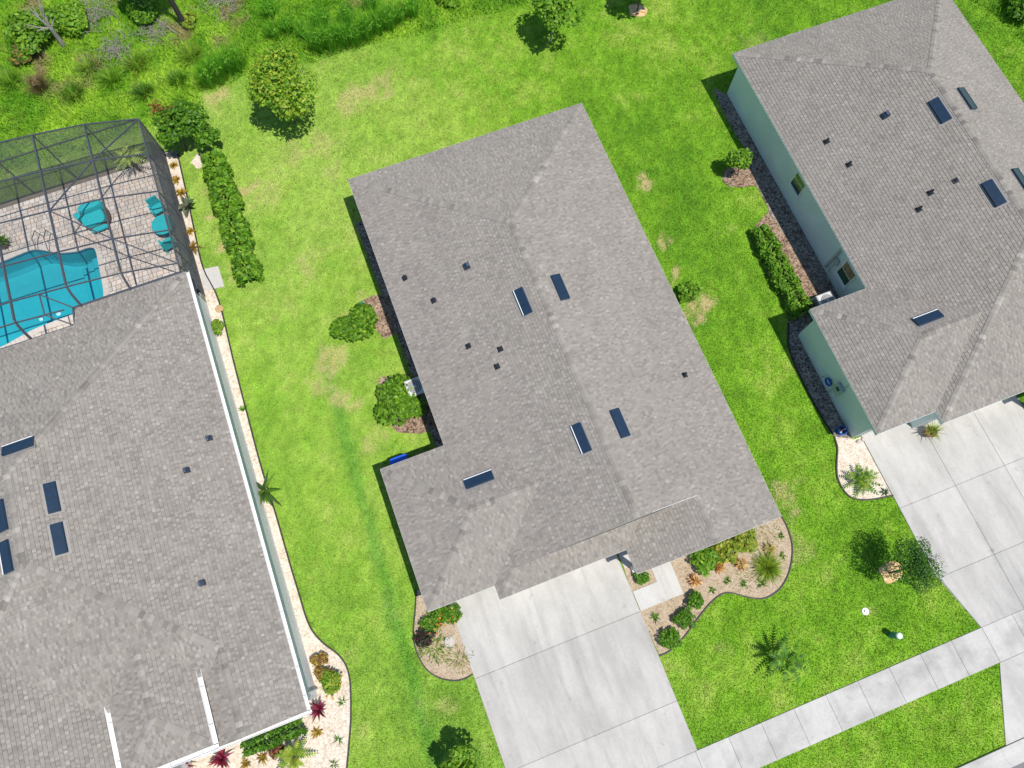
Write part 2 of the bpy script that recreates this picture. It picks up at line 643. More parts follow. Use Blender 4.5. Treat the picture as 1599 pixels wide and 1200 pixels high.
M['wicker'] = mat_plain("brown_wicker", (0.10, 0.075, 0.055), 0.8, var=0.3, vscale=20)
M['steel'] = mat_plain("steel_rail", (0.35, 0.35, 0.36), 0.25, 0.9)
M['ac'] = mat_plain("ac_cabinet", (0.62, 0.62, 0.60), 0.5, var=0.06)
M['ac_dark'] = mat_plain("ac_grille", (0.22, 0.23, 0.24), 0.5)
M['bin'] = mat_plain("blue_plastic", (0.01, 0.10, 0.62), 0.4)
M['hose'] = mat_plain("blue_hose", (0.02, 0.10, 0.42), 0.4)
M['greenbox'] = mat_plain("green_plastic", (0.03, 0.22, 0.16), 0.5)
M['palecap'] = mat_plain("pale_green_cap", (0.62, 0.78, 0.70), 0.5)
M['whitecap'] = mat_plain("white_plastic", (0.85, 0.85, 0.80), 0.5)
M['terracotta'] = mat_plain("terracotta", (0.32, 0.17, 0.10), 0.8, var=0.15)
M['darkpot'] = mat_plain("dark_glazed_pot", (0.05, 0.05, 0.055), 0.3)
M['tan'] = mat_plain("tan_stone", (0.50, 0.33, 0.16), 0.8, var=0.2, vscale=8)
M['rock'] = mat_plain("pale_rock", (0.52, 0.48, 0.43), 0.9, var=0.25, vscale=9, bump=0.5, bscale=14)
M['box_grey'] = mat_plain("utility_box_grey", (0.36, 0.42, 0.40), 0.5)

NOGRASS = []      # plan outlines where no grass grows


def outline_strip(name, pts, width, z0, z1, mat, label, cat, parent=None):
    """a thin standing strip that follows a line on the ground"""
    m = MB()
    n = len(pts)
    L, Rr = [], []
    for i in range(n):
        a, b = pts[max(i - 1, 0)], pts[min(i + 1, n - 1)]
        dx, dy = b[0] - a[0], b[1] - a[1]
        l = math.hypot(dx, dy) or 1
        nx, ny = -dy / l * width / 2, dx / l * width / 2
        L.append((pts[i][0] + nx, pts[i][1] + ny))
        Rr.append((pts[i][0] - nx, pts[i][1] - ny))
    V = [(x, y, z0) for x, y in L] + [(x, y, z0) for x, y in Rr] + [(x, y, z1) for x, y in L] + [(x, y, z1) for x, y in Rr]
    F = []
    for i in range(n - 1):
        F += [(2 * n + i, 3 * n + i, 3 * n + i + 1, 2 * n + i + 1), (i, 2 * n + i, 2 * n + i + 1, i + 1), (n + i, n + i + 1, 3 * n + i + 1, 3 * n + i)]
    F += [(0, n, 3 * n, 2 * n), (n - 1, 3 * n - 1, 4 * n - 1, 2 * n - 1)]
    F[-1] = (n - 1, 3 * n - 1, 4 * n - 1, 2 * n - 1)
    m.add(V, F)
    o = m.build(name, mat, parent, at=None if parent else (pts[0][0], pts[0][1], 0))
    if label:
        tag(o, label, cat)
    return o


def bed(name, poly, z, mat):
    """a low sheet of soil or gravel with an uneven surface"""
    bm = bmesh.new()
    vs = [bm.verts.new((x, y, 0)) for x, y in poly]
    es = [bm.edges.new((vs[i], vs[(i + 1) % len(vs)])) for i in range(len(vs))]
    bmesh.ops.triangle_fill(bm, use_beauty=True, edges=es)
    bm.normal_update()
    V = [(v.co.x, v.co.y, z) for v in bm.verts]
    bm.verts.index_update()
    F = []
    for f in bm.faces:
        idx = [v.index for v in f.verts]
        if f.normal.z < 0:
            idx = idx[::-1]
        F.append(tuple(idx))
    bm.free()
    o = mesh_from(name, V, F, None, mat, at=(poly[0][0], poly[0][1], 0))
    o["kind"] = "structure"
    NOGRASS.append(poly)
    return o


# ================================================================== THE SETTING
DEAD = [(1000, 283, .55, 1.0), (1040, 375, .55, .8), (1055, 430, .45, .9), (1092, 478, .7, .9), (1075, 500, .4, .7), (560, 150, 1.3, .55), (600, 130, .9, .5),
        (540, 175, .8, .5), (1222, 765, .7, .6), (1232, 800, .5, .6), (338, 150, .7, .7), (345, 390, .45, .9), (352, 345, .4, .7), (362, 425, .4, .8), (335, 330, .4, .7),
        (385, 290, .6, .7), (395, 330, .4, .5), (520, 565, .9, .6), (535, 620, .8, .55), (500, 600, .7, .4), (330, 300, .4, .6), (565, 460, .5, .4),
        (540, 500, .7, .5), (470, 410, .9, .4), (1250, 860, .9, .35), (420, 300, 1.0, .35), (190, 175, .8, .6), (640, 670, .6, .5), (585, 690, .7, .4), (395, 380, .4, .5),
        (1180, 60, .8, .2), (925, 300, .6, .3), (505, 225, .9, .35), (455, 245, .8, .35), (1365, 965, .4, .3), (1140, 1020, .5, .3), (705, 1100, .6, .35)]
DEADW = [(*P2(u, v), r, s) for u, v, r, s in DEAD]


def wildness(x, y):
    edge = np.where(x < -6.5, 29.3, 30.6 - 0.05 * np.clip(x + 6, 0, 25)) + 0.8 * (fbm(x, y, 2.0, 41) - 0.5)
    w = sstep(0, 0.7, y - edge)
    far = sstep(37.5, 38.5, x + 0.35 * (y - 16) + 1.0 * (fbm(x, y, 2.0, 43) - .5))
    return np.maximum(w * sstep(14.5, 12.5, x), far)


def lawn_col(x, y, fine=True):
    n1 = fbm(x, y, 5.0, 1)
    n2 = fbm(x, y, 1.3, 11)
    n3 = fbm(x, y, 0.45, 21, 3)
    dark = np.array([0.110, 0.265, 0.014])
    mid = np.array([0.175, 0.355, 0.020])
    yel = np.array([0.290, 0.435, 0.055])
    straw = np.array([0.50, 0.40, 0.21])
    # the lot by the pool house is drier and paler, the lots to the right greener
    dry = sstep(9.0, -3.0, x) * 0.20 + sstep(12, 24, y) * sstep(14, 2, x) * 0.14
    t = np.clip((n1 - 0.5) * 1.1 + (n2 - 0.5) * 0.65 + (n3 - 0.5) * 0.9 + 0.43 + dry, 0, 1)
    c = np.where((t < 0.5)[..., None], dark + (mid - dark) * (t * 2)[..., None], mid + (yel - mid) * ((t - 0.5) * 2)[..., None])
    c = c + (np.array([0.31, 0.44, 0.095]) - c) * np.clip(dry * 1.7 * (0.4 + n2), 0, 1)[..., None]
    # mower swaths along the lots
    sw = np.sin((x + 0.35 * fbm(x, y, 4.0, 3)) * 2 * math.pi / 1.15)
    c = c * (1 + 0.05 * sw * sstep(-20, 30, x))[..., None]
    tr = np.exp(-((x + 5.0 - 0.04 * (y - 4) + 0.5 * (n2 - .5)) / 0.33) ** 2) * sstep(-8, -4, y) * sstep(16, 10, y)
    c = c * (1 - tr[..., None] * np.array([0.42, 0.20, 0.25]))
    c = c * (0.80 + 0.40 * vnoise(x, y, 0.16, 33))[..., None]
    n4 = vnoise(x, y, 0.13, 37)
    wx, wy = x + 1.5 * (fbm(x, y, .9, 201, 3) - .5), y + 1.5 * (fbm(x, y, .9, 207, 3) - .5)
    d = sstep(0.60, 0.80, n2 * 0.6 + n3 * 0.4) * (0.12 + 0.6 * dry)
    for px, py, r, s in DEADW:
        q = np.exp(-(((wx - px) ** 2 + (wy - py) ** 2) / (r * r)))
        d = np.maximum(d, s * sstep(0.30, 0.95, q * (0.05 + 0.75 * n3 + 1.15 * n4)))
    c = c + (straw - c) * np.clip(d, 0, 1)[..., None]
    w = wildness(x, y)
    m1, m2 = fbm(x, y, 2.2, 51), fbm(x, y, 0.7, 61)
    wc = np.array([0.10, 0.27, 0.012]) + (np.array([0.25, 0.43, 0.03]) - np.array([0.10, 0.27, 0.012])) * sstep(0.3, 0.7, m1 * .5 + m2 * .5)[..., None]
    br = sstep(0.56, 0.72, fbm(x, y, 1.6, 71)) * sstep(31.0, 35.0, y)
    wc = wc + (np.array([0.26, 0.18, 0.11]) - wc) * (0.8 * br)[..., None]
    return c + (wc - c) * w[..., None]


# ---- ground: one sheet to the horizon, finer under the lots
XS = np.arange(-28, 46.01, 0.25)
YS = np.arange(-20, 50.01, 0.25)
PIT = (-21.0, -11.0, 19.0, 26.0)       # the pool is dug here
gv = [(float(x), float(y), 0.0) for y in YS for x in XS]
nx_, ny_ = len(XS), len(YS)
gf, gcx, gcy = [], [], []
for j in range(ny_ - 1):
    for i in range(nx_ - 1):
        cx, cy = XS[i] + .125, YS[j] + .125
        if PIT[0] < cx < PIT[1] and PIT[2] < cy < PIT[3]:
            continue
        gf.append((j * nx_ + i, j * nx_ + i + 1, (j + 1) * nx_ + i + 1, (j + 1) * nx_ + i))
        gcx.append(cx)
        gcy.append(cy)
B0 = len(gv)
FAR = 450.0
for x in (-FAR, XS[0], XS[-1], FAR):
    for y in (-FAR, YS[0], YS[-1], FAR):
        gv.append((float(x), float(y), 0.0))
for i in range(3):
    for j in range(3):
        if i == 1 and j == 1:
            continue
        gf.append((B0 + i * 4 + j, B0 + (i + 1) * 4 + j, B0 + (i + 1) * 4 + j + 1, B0 + i * 4 + j + 1))
        gcx.append(0.0 if i == 1 else 60.0 * (i - 1))
        gcy.append(0.0 if j == 1 else 60.0 * (j - 1))
gxy = np.clip(np.array(gv)[:, :2], -60, 60)
gcol = lawn_col(gxy[:, 0], gxy[:, 1]) * 0.95
ground = mesh_from("ground", gv, np.array(gf), gcol, M['ground'], point=True)
ground["kind"] = "structure"

# ---- driveways, sidewalk, street
SW0, SW1 = -8.33, -9.855
def slab(name, poly, parent, mat, z0=-0.05, z1=0.05):
    """a concrete slab with a tooled (rounded) edge"""
    n = len(poly)
    area = sum(poly[i][0] * poly[(i + 1) % n][1] - poly[(i + 1) % n][0] * poly[i][1] for i in range(n))
    if area < 0:
        poly = poly[::-1]
    def inset(d):
        out = []
        for i in range(n):
            a, b, c = Vector(poly[i - 1]), Vector(poly[i]), Vector(poly[(i + 1) % n])
            e1, e2 = (b - a).normalized(), (c - b).normalized()
            n1, n2 = Vector((-e1.y, e1.x)), Vector((-e2.y, e2.x))
            k = (n1 + n2)
            k = k / max(k.dot(n1), 0.2)
            out.append((b.x + k.x * d, b.y + k.y * d))
        return out
    rings = [(inset(0.004), z0), (inset(0.004), z1 - 0.012), (inset(0.016), z1)]
    V, F = [], []
    for r, z in rings:
        V += [(x, y, z) for x, y in r]
    F.append(tuple(range(2 * n, 3 * n)))
    for k in (0, 1):
        for i in range(n):
            j = (i + 1) % n
            F.append((k * n + i, k * n + j, (k + 1) * n + j, (k + 1) * n + i))
    return mesh_from(name, V, F, None, mat, parent)


def paving(name, loc, bedpoly, slabs, mat):
    root = mesh_from(name, [(x, y, 0.012) for x, y in bedpoly], [tuple(range(len(bedpoly)))], None, M['joint'], at=loc)
    root["kind"] = "structure"
    for s in slabs:
        slab("slab", s, root, mat)
    NOGRASS.append(bedpoly)
    return root


XDL, XDR = -2.70, 5.03
R = lambda x0, x1, y0, y1: [(x0, y0), (x1, y0), (x1, y1), (x0, y1)]
paving("driveway", (XDL, SW0, 0), [(XDL, SW0), (XDR, SW0), (XDR, .58), (-.3, .58), (-.3, 1.17), (XDL, 1.17)],
       [[(XDL, -2.42), (XDR, -2.42), (XDR, .56), (-.16, .56), (-.16, 1.15), (XDL, 1.15)], R(XDL, XDR, -6.29, -2.42), R(XDL, XDR, SW0, -6.29)], M['drive'])
RX = 17.88
paving("driveway", (RX, SW0, 0), [(18.62, SW0), (26.4, SW0), (25.75, .5), (20.2, .5), (20.2, 1.1), (RX, 1.1), (RX, -5.6)],
       [[(RX, -2.53), (20.8, -2.53), (20.8, .56), (20.28, .56), (20.28, 1.12), (RX, 1.12)], R(20.8, 23.4, -2.53, .56), R(23.4, 25.7, -2.53, .56),
        [(RX, -5.6), (18.0, -5.84), (20.8, -5.84), (20.8, -2.53), (RX, -2.53)], R(20.8, 23.4, -5.84, -2.53), R(23.4, 25.7, -5.84, -2.53),
        [(18.62, SW0), (20.8, SW0), (20.8, -5.84), (18.0, -5.84)], R(20.8, 23.4, SW0, -5.84), [(23.4, SW0), (26.3, SW0), (25.7, -5.84), (23.4, -5.84)]], M['drive'])
XJ = 14.07
sw_slabs = []
k = -16
while XJ + 1.524 * k < 34:
    sw_slabs.append(R(XJ + 1.524 * k, XJ + 1.524 * (k + 1), SW1, SW0))
    k += 1
paving("sidewalk", (XJ, SW1, 0), R(XJ - 16 * 1.524, XJ + 1.524 * k, SW1, SW0), sw_slabs, M['walk'])
# aprons down to the street
KY = -12.76
paving("driveway_apron", (XDL, KY, 0), [(XDL - 1.4, KY), (XDR + 1.4, KY), (XDR, SW1), (XDL, SW1)], [[(XDL - 1.4, KY), (1.16, KY), (1.16, SW1), (XDL, SW1)], [(1.16, KY), (XDR + 1.4, KY), (XDR, SW1), (1.16, SW1)]], M['drive'])
paving("driveway_apron", (18.6, KY, 0), [(17.1, KY), (27.8, KY), (26.3, SW1), (18.6, SW1)], [[(17.1, KY), (22.4, KY), (22.4, SW1), (18.6, SW1)], [(22.4, KY), (27.8, KY), (26.3, SW1), (22.4, SW1)]], M['drive'])
kb = MB()
prof = [(KY, 0.0), (KY, 0.10), (KY - .16, 0.10), (KY - .42, 0.012), (KY - .80, 0.008), (KY - .80, -0.10)]
V = [(x, y, z + 0.01) for x in (-40.0, 60.0) for y, z in prof]
n = len(prof)
kb.add(V, [(i, i + 1, n + i + 1, n + i) for i in range(n - 1)])
o = kb.build("kerb", M['walk'], at=(0, KY, 0)); o["kind"] = "structure"
o = mesh_from("road", [(-60, -20.5, 0.010), (70, -20.5, 0.010), (70, KY - .78, 0.010), (-60, KY - .78, 0.010)], [(0, 1, 2, 3)], None, M['asphalt'], at=(0, -16, 0)); o["kind"] = "structure"
NOGRASS.append(R(-60, 70, -21, KY + .01))
# the verge lawn stands a little above the road, so the kerb is a step of 0.1 m on the road side
# entry path
pth = [(6.22, -.55), (7.14, -.55), (7.12, -2.42), (5.05, -2.42), (5.05, -1.53), (6.22, -1.53)]
paving("entry_path", (6.7, -1.5, 0), pth, [pth], M['path'])
por = R(5.1, 7.3, -.5, 1.6)
paving("porch_floor", (6.2, .5, 0), por, [por], M['path'])

# ---- beds
def px(l):
    return [P2(u, v) for u, v in l]


outer = smooth_line(px([(1219, 806), (1228, 822), (1236, 848), (1236, 872), (1230, 898), (1217, 920), (1198, 933), (1180, 935), (1160, 931), (1140, 926), (1125, 929), (1108, 943), (1090, 965), (1075, 986), (1060, 1004), (1045, 1017), (1030, 1024)]), 4)
bed("flower_bed", [(11.3, -.48)] + outer + [(4.97, -2.36), (7.06, -2.36), (7.06, -.48)], 0.03, M['soil'])
outline_strip("garden_edging", outer, 0.05, -0.02, 0.085, M['edging'], "black plastic edging curving round the sandy front flower bed", "edging")
bed("flower_bed", px([(968, 867), (985, 862)]) + [(5.9, -.45), (6.28, -.45), (6.28, -1.59), (4.97, -1.59)], 0.03, M['soil'])
left_outer = smooth_line(px([(650, 922), (649, 950), (646, 985), (648, 1008), (656, 1030), (670, 1049), (690, 1060), (712, 1063), (728, 1059), (738, 1053)]), 4)
bed("flower_bed", left_outer + [(XDL + .06, -2.0), (XDL + .06, 1.1), (-3.0, 1.2), (-3.0, 1.6)], 0.03, M['soil'])
outline_strip("garden_edging", left_outer, 0.05, -0.02, 0.085, M['edging'], "black plastic edging round the small bed beside the garage of the middle house", "edging")
lg = smooth_line(px([(277, 238), (291, 300), (306, 370), (318, 420), (342, 470), (364, 560), (384, 638), (407, 725), (430, 800), (453, 880), (468, 930), (479, 966), (490, 988), (507, 1006), (527, 1021), (540, 1038), (546, 1058), (548, 1085), (548, 1125), (545, 1165), (541, 1210)]), 4)
bed("gravel_bed", lg + [P2(541, 1330), (-14.6, -6.3), (-14.85, .45), (-13.0, .45), (-13.0, -.7), (-9.17, -.7), (-9.17, 27.9)], 0.03, M['shell'])
outline_strip("garden_edging", lg, 0.06, -0.02, 0.075, M['edging'], "thin dark edging between the pale shell gravel and the lawn", "edging")
rg = px([(1113, 137), (1122, 128), (1140, 124)])
rgl = smooth_line(px([(1113, 137), (1121, 158), (1134, 184), (1150, 214), (1164, 236), (1150, 252), (1132, 268), (1128, 282), (1140, 292), (1160, 291), (1178, 290), (1192, 312), (1200, 330), (1190, 345), (1178, 354), (1173, 368), (1182, 395), (1198, 428), (1217, 462), (1229, 488), (1231, 512), (1231, 540), (1243, 575), (1262, 615), (1285, 655), (1301, 680)]), 4)
RW, RGW = 20.31, 17.42
bed("rock_bed", rgl + [P2(1308, 690), (RGW - .02, .95), (RGW - .02, 6.6), (RW - .02, 6.6), (RW - .02, 20.4)], 0.025, M['darkrock'])
outline_strip("garden_edging", rgl[-22:], 0.06, -0.02, 0.08, M['edging'], "dark edging along the rock strip by the sage green wall", "edging")
bed("mulch_patch", px([(1198, 333), (1210, 345), (1245, 400), (1285, 455), (1262, 482), (1236, 440), (1205, 385), (1180, 352)]), 0.036, M['bark'])
bed("mulch_patch", px([(1129, 268), (1150, 258), (1172, 262), (1182, 290), (1155, 294), (1132, 288)]), 0.036, M['bark'])
sg = smooth_line(px([(1302, 682), (1307, 700), (1306, 722), (1307, 745), (1316, 765), (1330, 778), (1350, 781), (1370, 779), (1394, 774)]), 4)
bed("gravel_bed", sg + [(RX - .02, -2.0), (RX - .02, 1.05), (RGW + .1, 1.05)], 0.03, M['shell'])
outline_strip("garden_edging", sg, 0.06, -0.02, 0.08, M['edging'], "dark edging round the cream gravel bed beside the neighbouring driveway", "edging")
bed("mulch_strip", [(-.17, 7.0), (-.95, 7.3), (-.85, 13), (-.95, 20.2), (-.17, 20.4)], 0.022, M['darkrock'])
bed("mulch_patch", px([(565, 470), (585, 461), (604, 463), (622, 520), (600, 530), (575, 500)]), 0.03, M['bark'])
bed("mulch_patch", px([(592, 590), (640, 585), (662, 600), (690, 660), (660, 678), (620, 676), (598, 650), (588, 620)]), 0.03, M['bark'])


def disc(cx, cy, r, n=26, wob=0.22):
    ph = random.random() * 9
    return [(cx + r * (1 + wob * math.sin(3 * a + ph) * math.cos(2 * a)) * math.cos(a), cy + r * (1 + wob * math.sin(2 * a + ph)) * math.sin(a)) for a in [2 * math.pi * k / n for k in range(n)]]


for (u, v, r, mt) in [(995, 17, .50, 'orange_mulch'), (1390, 894, .52, 'orange_mulch')]:
    bed("mulch_ring", disc(*P2(u, v), r), 0.03, M[mt])
bed("mulch_ring", disc(*P2(312, 252), .40), 0.03, M['shell'])

# stepping pad outside the cage door
slab_root = paving("cage_step", (*P2(330, 437), 0), px([(312, 422), (341, 416), (351, 448), (322, 455)]), [px([(312, 422), (341, 416), (351, 448), (322, 455)])], M['path'])
# ================================================================== HOUSES
SL = 0.37
EV = 2.81


def clip(poly, a, b, c):
    """keep the side a*x+b*y+c >= 0"""
    out = []
    n = len(poly)
    for i in range(n):
        p, q = poly[i], poly[(i + 1) % n]
        dp, dq = a * p[0] + b * p[1] + c, a * q[0] + b * q[1] + c
        if dp >= 0:
            out.append(p)
        if (dp >= 0) != (dq >= 0):
            t = dp / (dp - dq)
            out.append((p[0] + (q[0] - p[0]) * t, p[1] + (q[1] - p[1]) * t))
    return out


def ccw(poly):
    n = len(poly)
    a = sum(poly[i][0] * poly[(i + 1) % n][1] - poly[(i + 1) % n][0] * poly[i][1] for i in range(n))
    return poly if a > 0 else poly[::-1]


TONES = [(0.300, 0.276, 0.247), (0.260, 0.239, 0.214), (0.335, 0.309, 0.278), (0.212, 0.195, 0.175), (0.392, 0.363, 0.328), (0.282, 0.255, 0.225)]
TW = [0.32, 0.24, 0.22, 0.10, 0.03, 0.09]


class Plane:
    def __init__(s, u, c, polys, z0=EV, sl=SL):
        s.u, s.c, s.z0, s.sl = u, c, z0, sl
        s.polys = [ccw(p) for p in polys]

    def t(s, x, y):
        return s.u[0] * x + s.u[1] * y - s.c

    def z(s, x, y):
        return s.z0 + s.sl * s.t(x, y)


def shingles(planes, name, parent, seed, expo=0.148, contrast=1.0):
    r = random.Random(seed)
    m = MB()
    for pl in planes:
        ch = expo / math.hypot(1, pl.sl)    # plan depth of one course
        ux, uy = pl.u
        ex, ey = -uy, ux                    # along the eave
        allp = [q for p in pl.polys for q in p]
        ts = [pl.t(*q) for q in allp]
        es = [ex * q[0] + ey * q[1] for q in allp]
        k0, k1 = math.floor(min(ts) / ch), math.ceil(max(ts) / ch)
        for k in range(k0, k1):
            t0, t1 = k * ch, (k + 1) * ch
            band = []
            for poly in pl.polys:
                b = clip(clip(poly, ux, uy, -pl.c - t0), -ux, -uy, pl.c + t1)
                if len(b) >= 3:
                    band.append(b)
            if not band:
                continue
            eb = [ex * q[0] + ey * q[1] for b in band for q in b]
            e = min(eb) - r.random() * 0.3
            emax = max(eb)
            up = 0
            while e < emax:
                up = 1 - up
                w = r.uniform(0.09, 0.14) if up else r.uniform(0.05, 0.11)
                th = r.uniform(0.018, 0.025) if up else r.uniform(0.010, 0.010)
                if up:
                    tone = r.choices(TONES, TW)[0]
                else:
                    tone = r.choices(TONES, [.22, .34, .05, .28, .0, .11])[0]
                g = r.uniform(0.94, 1.06)
                base = (0.285, 0.262, 0.235)
                tone = tuple((base[i] + (tone[i] - base[i]) * contrast) * g for i in range(3))
                for b in band:
                    cpl = clip(clip(b, ex, ey, -e), -ex, -ey, e + w)
                    if len(cpl) < 3:
                        continue
                    V, zb = [], []
                    for (x, y) in cpl:
                        tt = pl.t(x, y)
                        f = (tt - t0) / ch
                        V.append((x, y, pl.z(x, y) + 0.004 + th * (1 - f) + 0.001 * f))
                        zb.append(abs(tt - t0) < 1e-5)
                    m.add(V, [tuple(range(len(V)))], tone)
                    n = len(V)
                    for i in range(n):
                        j = (i + 1) % n
                        if zb[i] and zb[j]:
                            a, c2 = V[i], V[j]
                            m.add([a, (a[0], a[1], a[2] - th - .004), (c2[0], c2[1], c2[2] - th - .004), c2], [(0, 1, 2, 3)], tuple(q * .5 for q in tone))  # butt face darkened: shade of the course line put into its colour
                e += w
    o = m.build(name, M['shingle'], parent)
    o["kind"] = "stuff"
    return o


def caps(lines, parent, seed):
    """folded cap shingles along ridges and hips: (a, b, zfun_left, zfun_right)"""
    r = random.Random(seed)
    m = MB()
    for (a, b, fa, fb) in lines:
        L = math.dist(a, b)
        n = max(1, int(L / 0.19))
        dx, dy = (b[0] - a[0]) / L, (b[1] - a[1]) / L
        if abs(dx) > .2 and abs(dy) > .2:      # a hip starts a hand's width above the eave corner
            a = (a[0] + dx * .20, a[1] + dy * .20)
            L -= .20
        nx, ny = -dy, dx
        w = 0.14
        for k in range(n):
            s0, s1 = k * L / n, (k + 1) * L / n + 0.06
            tone = r.choices(TONES, TW)[0]
            g = r.uniform(0.90, 1.02)
            tone = tuple(c * g for c in tone)
            V = []
            for s, h in ((s0, 0.034), (min(s1, L), 0.020)):
                x, y = a[0] + dx * s, a[1] + dy * s
                zc = (fa(x, y) + fb(x, y)) / 2
                xl, yl = x + nx * w, y + ny * w
                xr, yr = x - nx * w, y - ny * w
                V += [(xl, yl, min(fa(xl, yl), fb(xl, yl)) + h), (x, y, zc + h), (xr, yr, min(fa(xr, yr), fb(xr, yr)) + h)]
            V += [(V[i][0], V[i][1], V[i][2] - 0.02) for i in (0, 1, 2)]
            m.add(V, [(0, 3, 4, 1), (1, 4, 5, 2), (0, 1, 7, 6), (1, 2, 8, 7)], tone)
    o = m.build("ridge_caps", M['shingle'], parent)
    o["kind"] = "stuff"
    return o


def deck(planes, parent):
    m = MB()
    for pl in planes:
        for p in pl.polys:
            m.add([(x, y, pl.z(x, y)) for x, y in p], [tuple(range(len(p)))])
    return m.build("roof", M['deckboard'], parent)


def fascia_run(segs, parent, mat, h=0.18, top=0.003):
    for a, b in segs:
        a3, b3 = Vector(a), Vector(b)
        d = (b3 - a3)
        dn = Vector((d.x, d.y, 0)).normalized()
        nrm = Vector((dn.y, -dn.x, 0)) * 0.012
        m = MB()
        V = []
        for q in (a3, b3):
            for s in (1, -1):
                for z in (-h, top):
                    V.append(tuple(q + nrm * s + Vector((0, 0, z))))
        m.add(V, [(0, 1, 3, 2), (4, 6, 7, 5), (0, 4, 5, 1), (2, 3, 7, 6), (1, 5, 7, 3), (0, 2, 6, 4)])
        m.build("fascia", mat, parent)


def roof_vent(parent, x, y, pl, length=1.22, width=.42, along=(0, 1), lit_lip=None):
    """long low off-ridge vent: metal flange, hood, open mesh on the downhill side"""
    ux, uy = pl.u
    z = pl.z
    ax, ay = along
    hl = length / 2
    def pt(a, t, h):
        xx, yy = x + ax * a + ux * t, y + ay * a + uy * t
        return (xx, yy, z(xx, yy) + h)
    m = MB()
    wd = width / 2
    fl = [pt(-hl - .06, -wd - .10, .026), pt(hl + .06, -wd - .10, .026), pt(hl + .06, wd + .08, .026), pt(-hl - .06, wd + .08, .026)]
    m.add(fl + [(q[0], q[1], q[2] - .02) for q in fl], [(0, 1, 2, 3), (0, 4, 5, 1), (1, 5, 6, 2), (2, 6, 7, 3), (3, 7, 4, 0)])
    root = m.build("off_ridge_vent", M['lead'], parent)
    m = MB()
    V = [pt(-hl, -wd, .15), pt(hl, -wd, .15), pt(hl, wd - .05, .13), pt(-hl, wd - .05, .13), pt(hl, wd, .03), pt(-hl, wd, .03),
         pt(-hl, -wd, .028), pt(hl, -wd, .028), pt(-hl, -wd, .10), pt(hl, -wd, .10)]
    m.add(V, [(0, 1, 2, 3), (3, 2, 4, 5), (0, 3, 5, 6), (1, 7, 4, 2), (0, 8, 9, 1)])
    m.build("hood", M['vent'], root)
    m = MB()
    m.add([pt(-hl + .02, -wd + .015, .03), pt(hl - .02, -wd + .015, .03), pt(hl - .02, -wd + .015, .145), pt(-hl + .02, -wd + .015, .145)], [(0, 1, 2, 3)])
    m.build("vent_mesh", M['vent_void'], root)
    m = MB()
    a, b = pt(-hl, -wd - .012, .152), pt(hl, -wd - .012, .152)
    m.beam(a, b, .03, .02)
    m.build("drip_lip", M['white_trim'] if lit_lip else M['vent'], root)  # white lip: the sunlit edge of the vent is put into the colour


def pipe_boot(parent, x, y, pl, r=.05, h=.28):
    zc = pl.z(x, y)
    m = MB()
    ux, uy = pl.u
    e = .12
    V = []
    for a, t in ((-e, -e), (e, -e), (e, e), (-e, e)):
        xx, yy = x - uy * a + ux * t, y + ux * a + uy * t
        V.append((xx, yy, pl.z(xx, yy) + .026))
    m.add(V + [(q[0], q[1], q[2] - .02) for q in V], [(0, 1, 2, 3), (0, 4, 5, 1), (1, 5, 6, 2), (2, 6, 7, 3), (3, 7, 4, 0)])
    root = m.build("pipe_vent", M['boot'], parent)
    m = MB()
    m.lathe((x, y, zc), [(r * 1.9, .0), (r * 1.5, .08), (r, .14), (r, h), (r * .7, h), (r * .7, h - .08)], 12)
    m.build("pipe", M['boot'], root, smooth=False)


def goose_vent(parent, x, y, pl, s=.28, mat='lead'):
    m = MB()
    ux, uy = pl.u
    V = []
    for h0, tt in ((0.02, 0), (.20, .5)):
        for a, t in ((-s / 2, -s / 2), (s / 2, -s / 2), (s / 2, s / 2), (-s / 2, s / 2)):
            k = 1.0 if h0 < .1 else .86
            xx, yy = x - uy * a * k + ux * t * k, y + ux * a * k + uy * t * k
            hh = h0 if t > 0 or h0 < .1 else h0 * 1.0
            V.append((xx, yy, pl.z(xx, yy) + hh))
    m.add(V, [(4, 5, 6, 7), (0, 1, 5, 4), (1, 2, 6, 5), (2, 3, 7, 6), (3, 0, 4, 7)])
    root = m.build("exhaust_vent", M['vent'], parent)
    m = MB()
    xx, yy = x + ux * .05, y + uy * .05
    m.box((xx, yy, pl.z(xx, yy) + .215), (s * .5, s * .7, .02), math.atan2(uy, ux))
    m.build("cap_plate", M['steel'], root)


def window(parent, axis, wall, a0, a1, z0, z1, side, trim='white_trim'):
    """axis 'x': the wall is the plane x = wall; side = +1/-1 outward"""
    cx = wall + side * .02
    def bx(name, mat, lo, hi, zz0, zz1, dep, pr, off=0.0):
        m = MB()
        c = cx + side * off
        if axis == 'x':
            m.box((c, (lo + hi) / 2, (zz0 + zz1) / 2), (dep, hi - lo, zz1 - zz0))
        else:
            m.box(((lo + hi) / 2, c, (zz0 + zz1) / 2), (hi - lo, dep, zz1 - zz0))
        return m.build(name, mat, pr)
    w = bx("window", M[trim], a0 - .06, a1 + .06, z0 - .06, z1 + .06, .05, parent)
    bx("pane", M['glass'], a0, a1, z0, (z0 + z1) / 2 - .02, .03, w, .014)
    bx("pane", M['glass'], a0, a1, (z0 + z1) / 2 + .02, z1, .03, w, .016)
    bx("sill", M[trim], a0 - .1, a1 + .1, z0 - .13, z0 - .061, .12, w, .03)
    return w


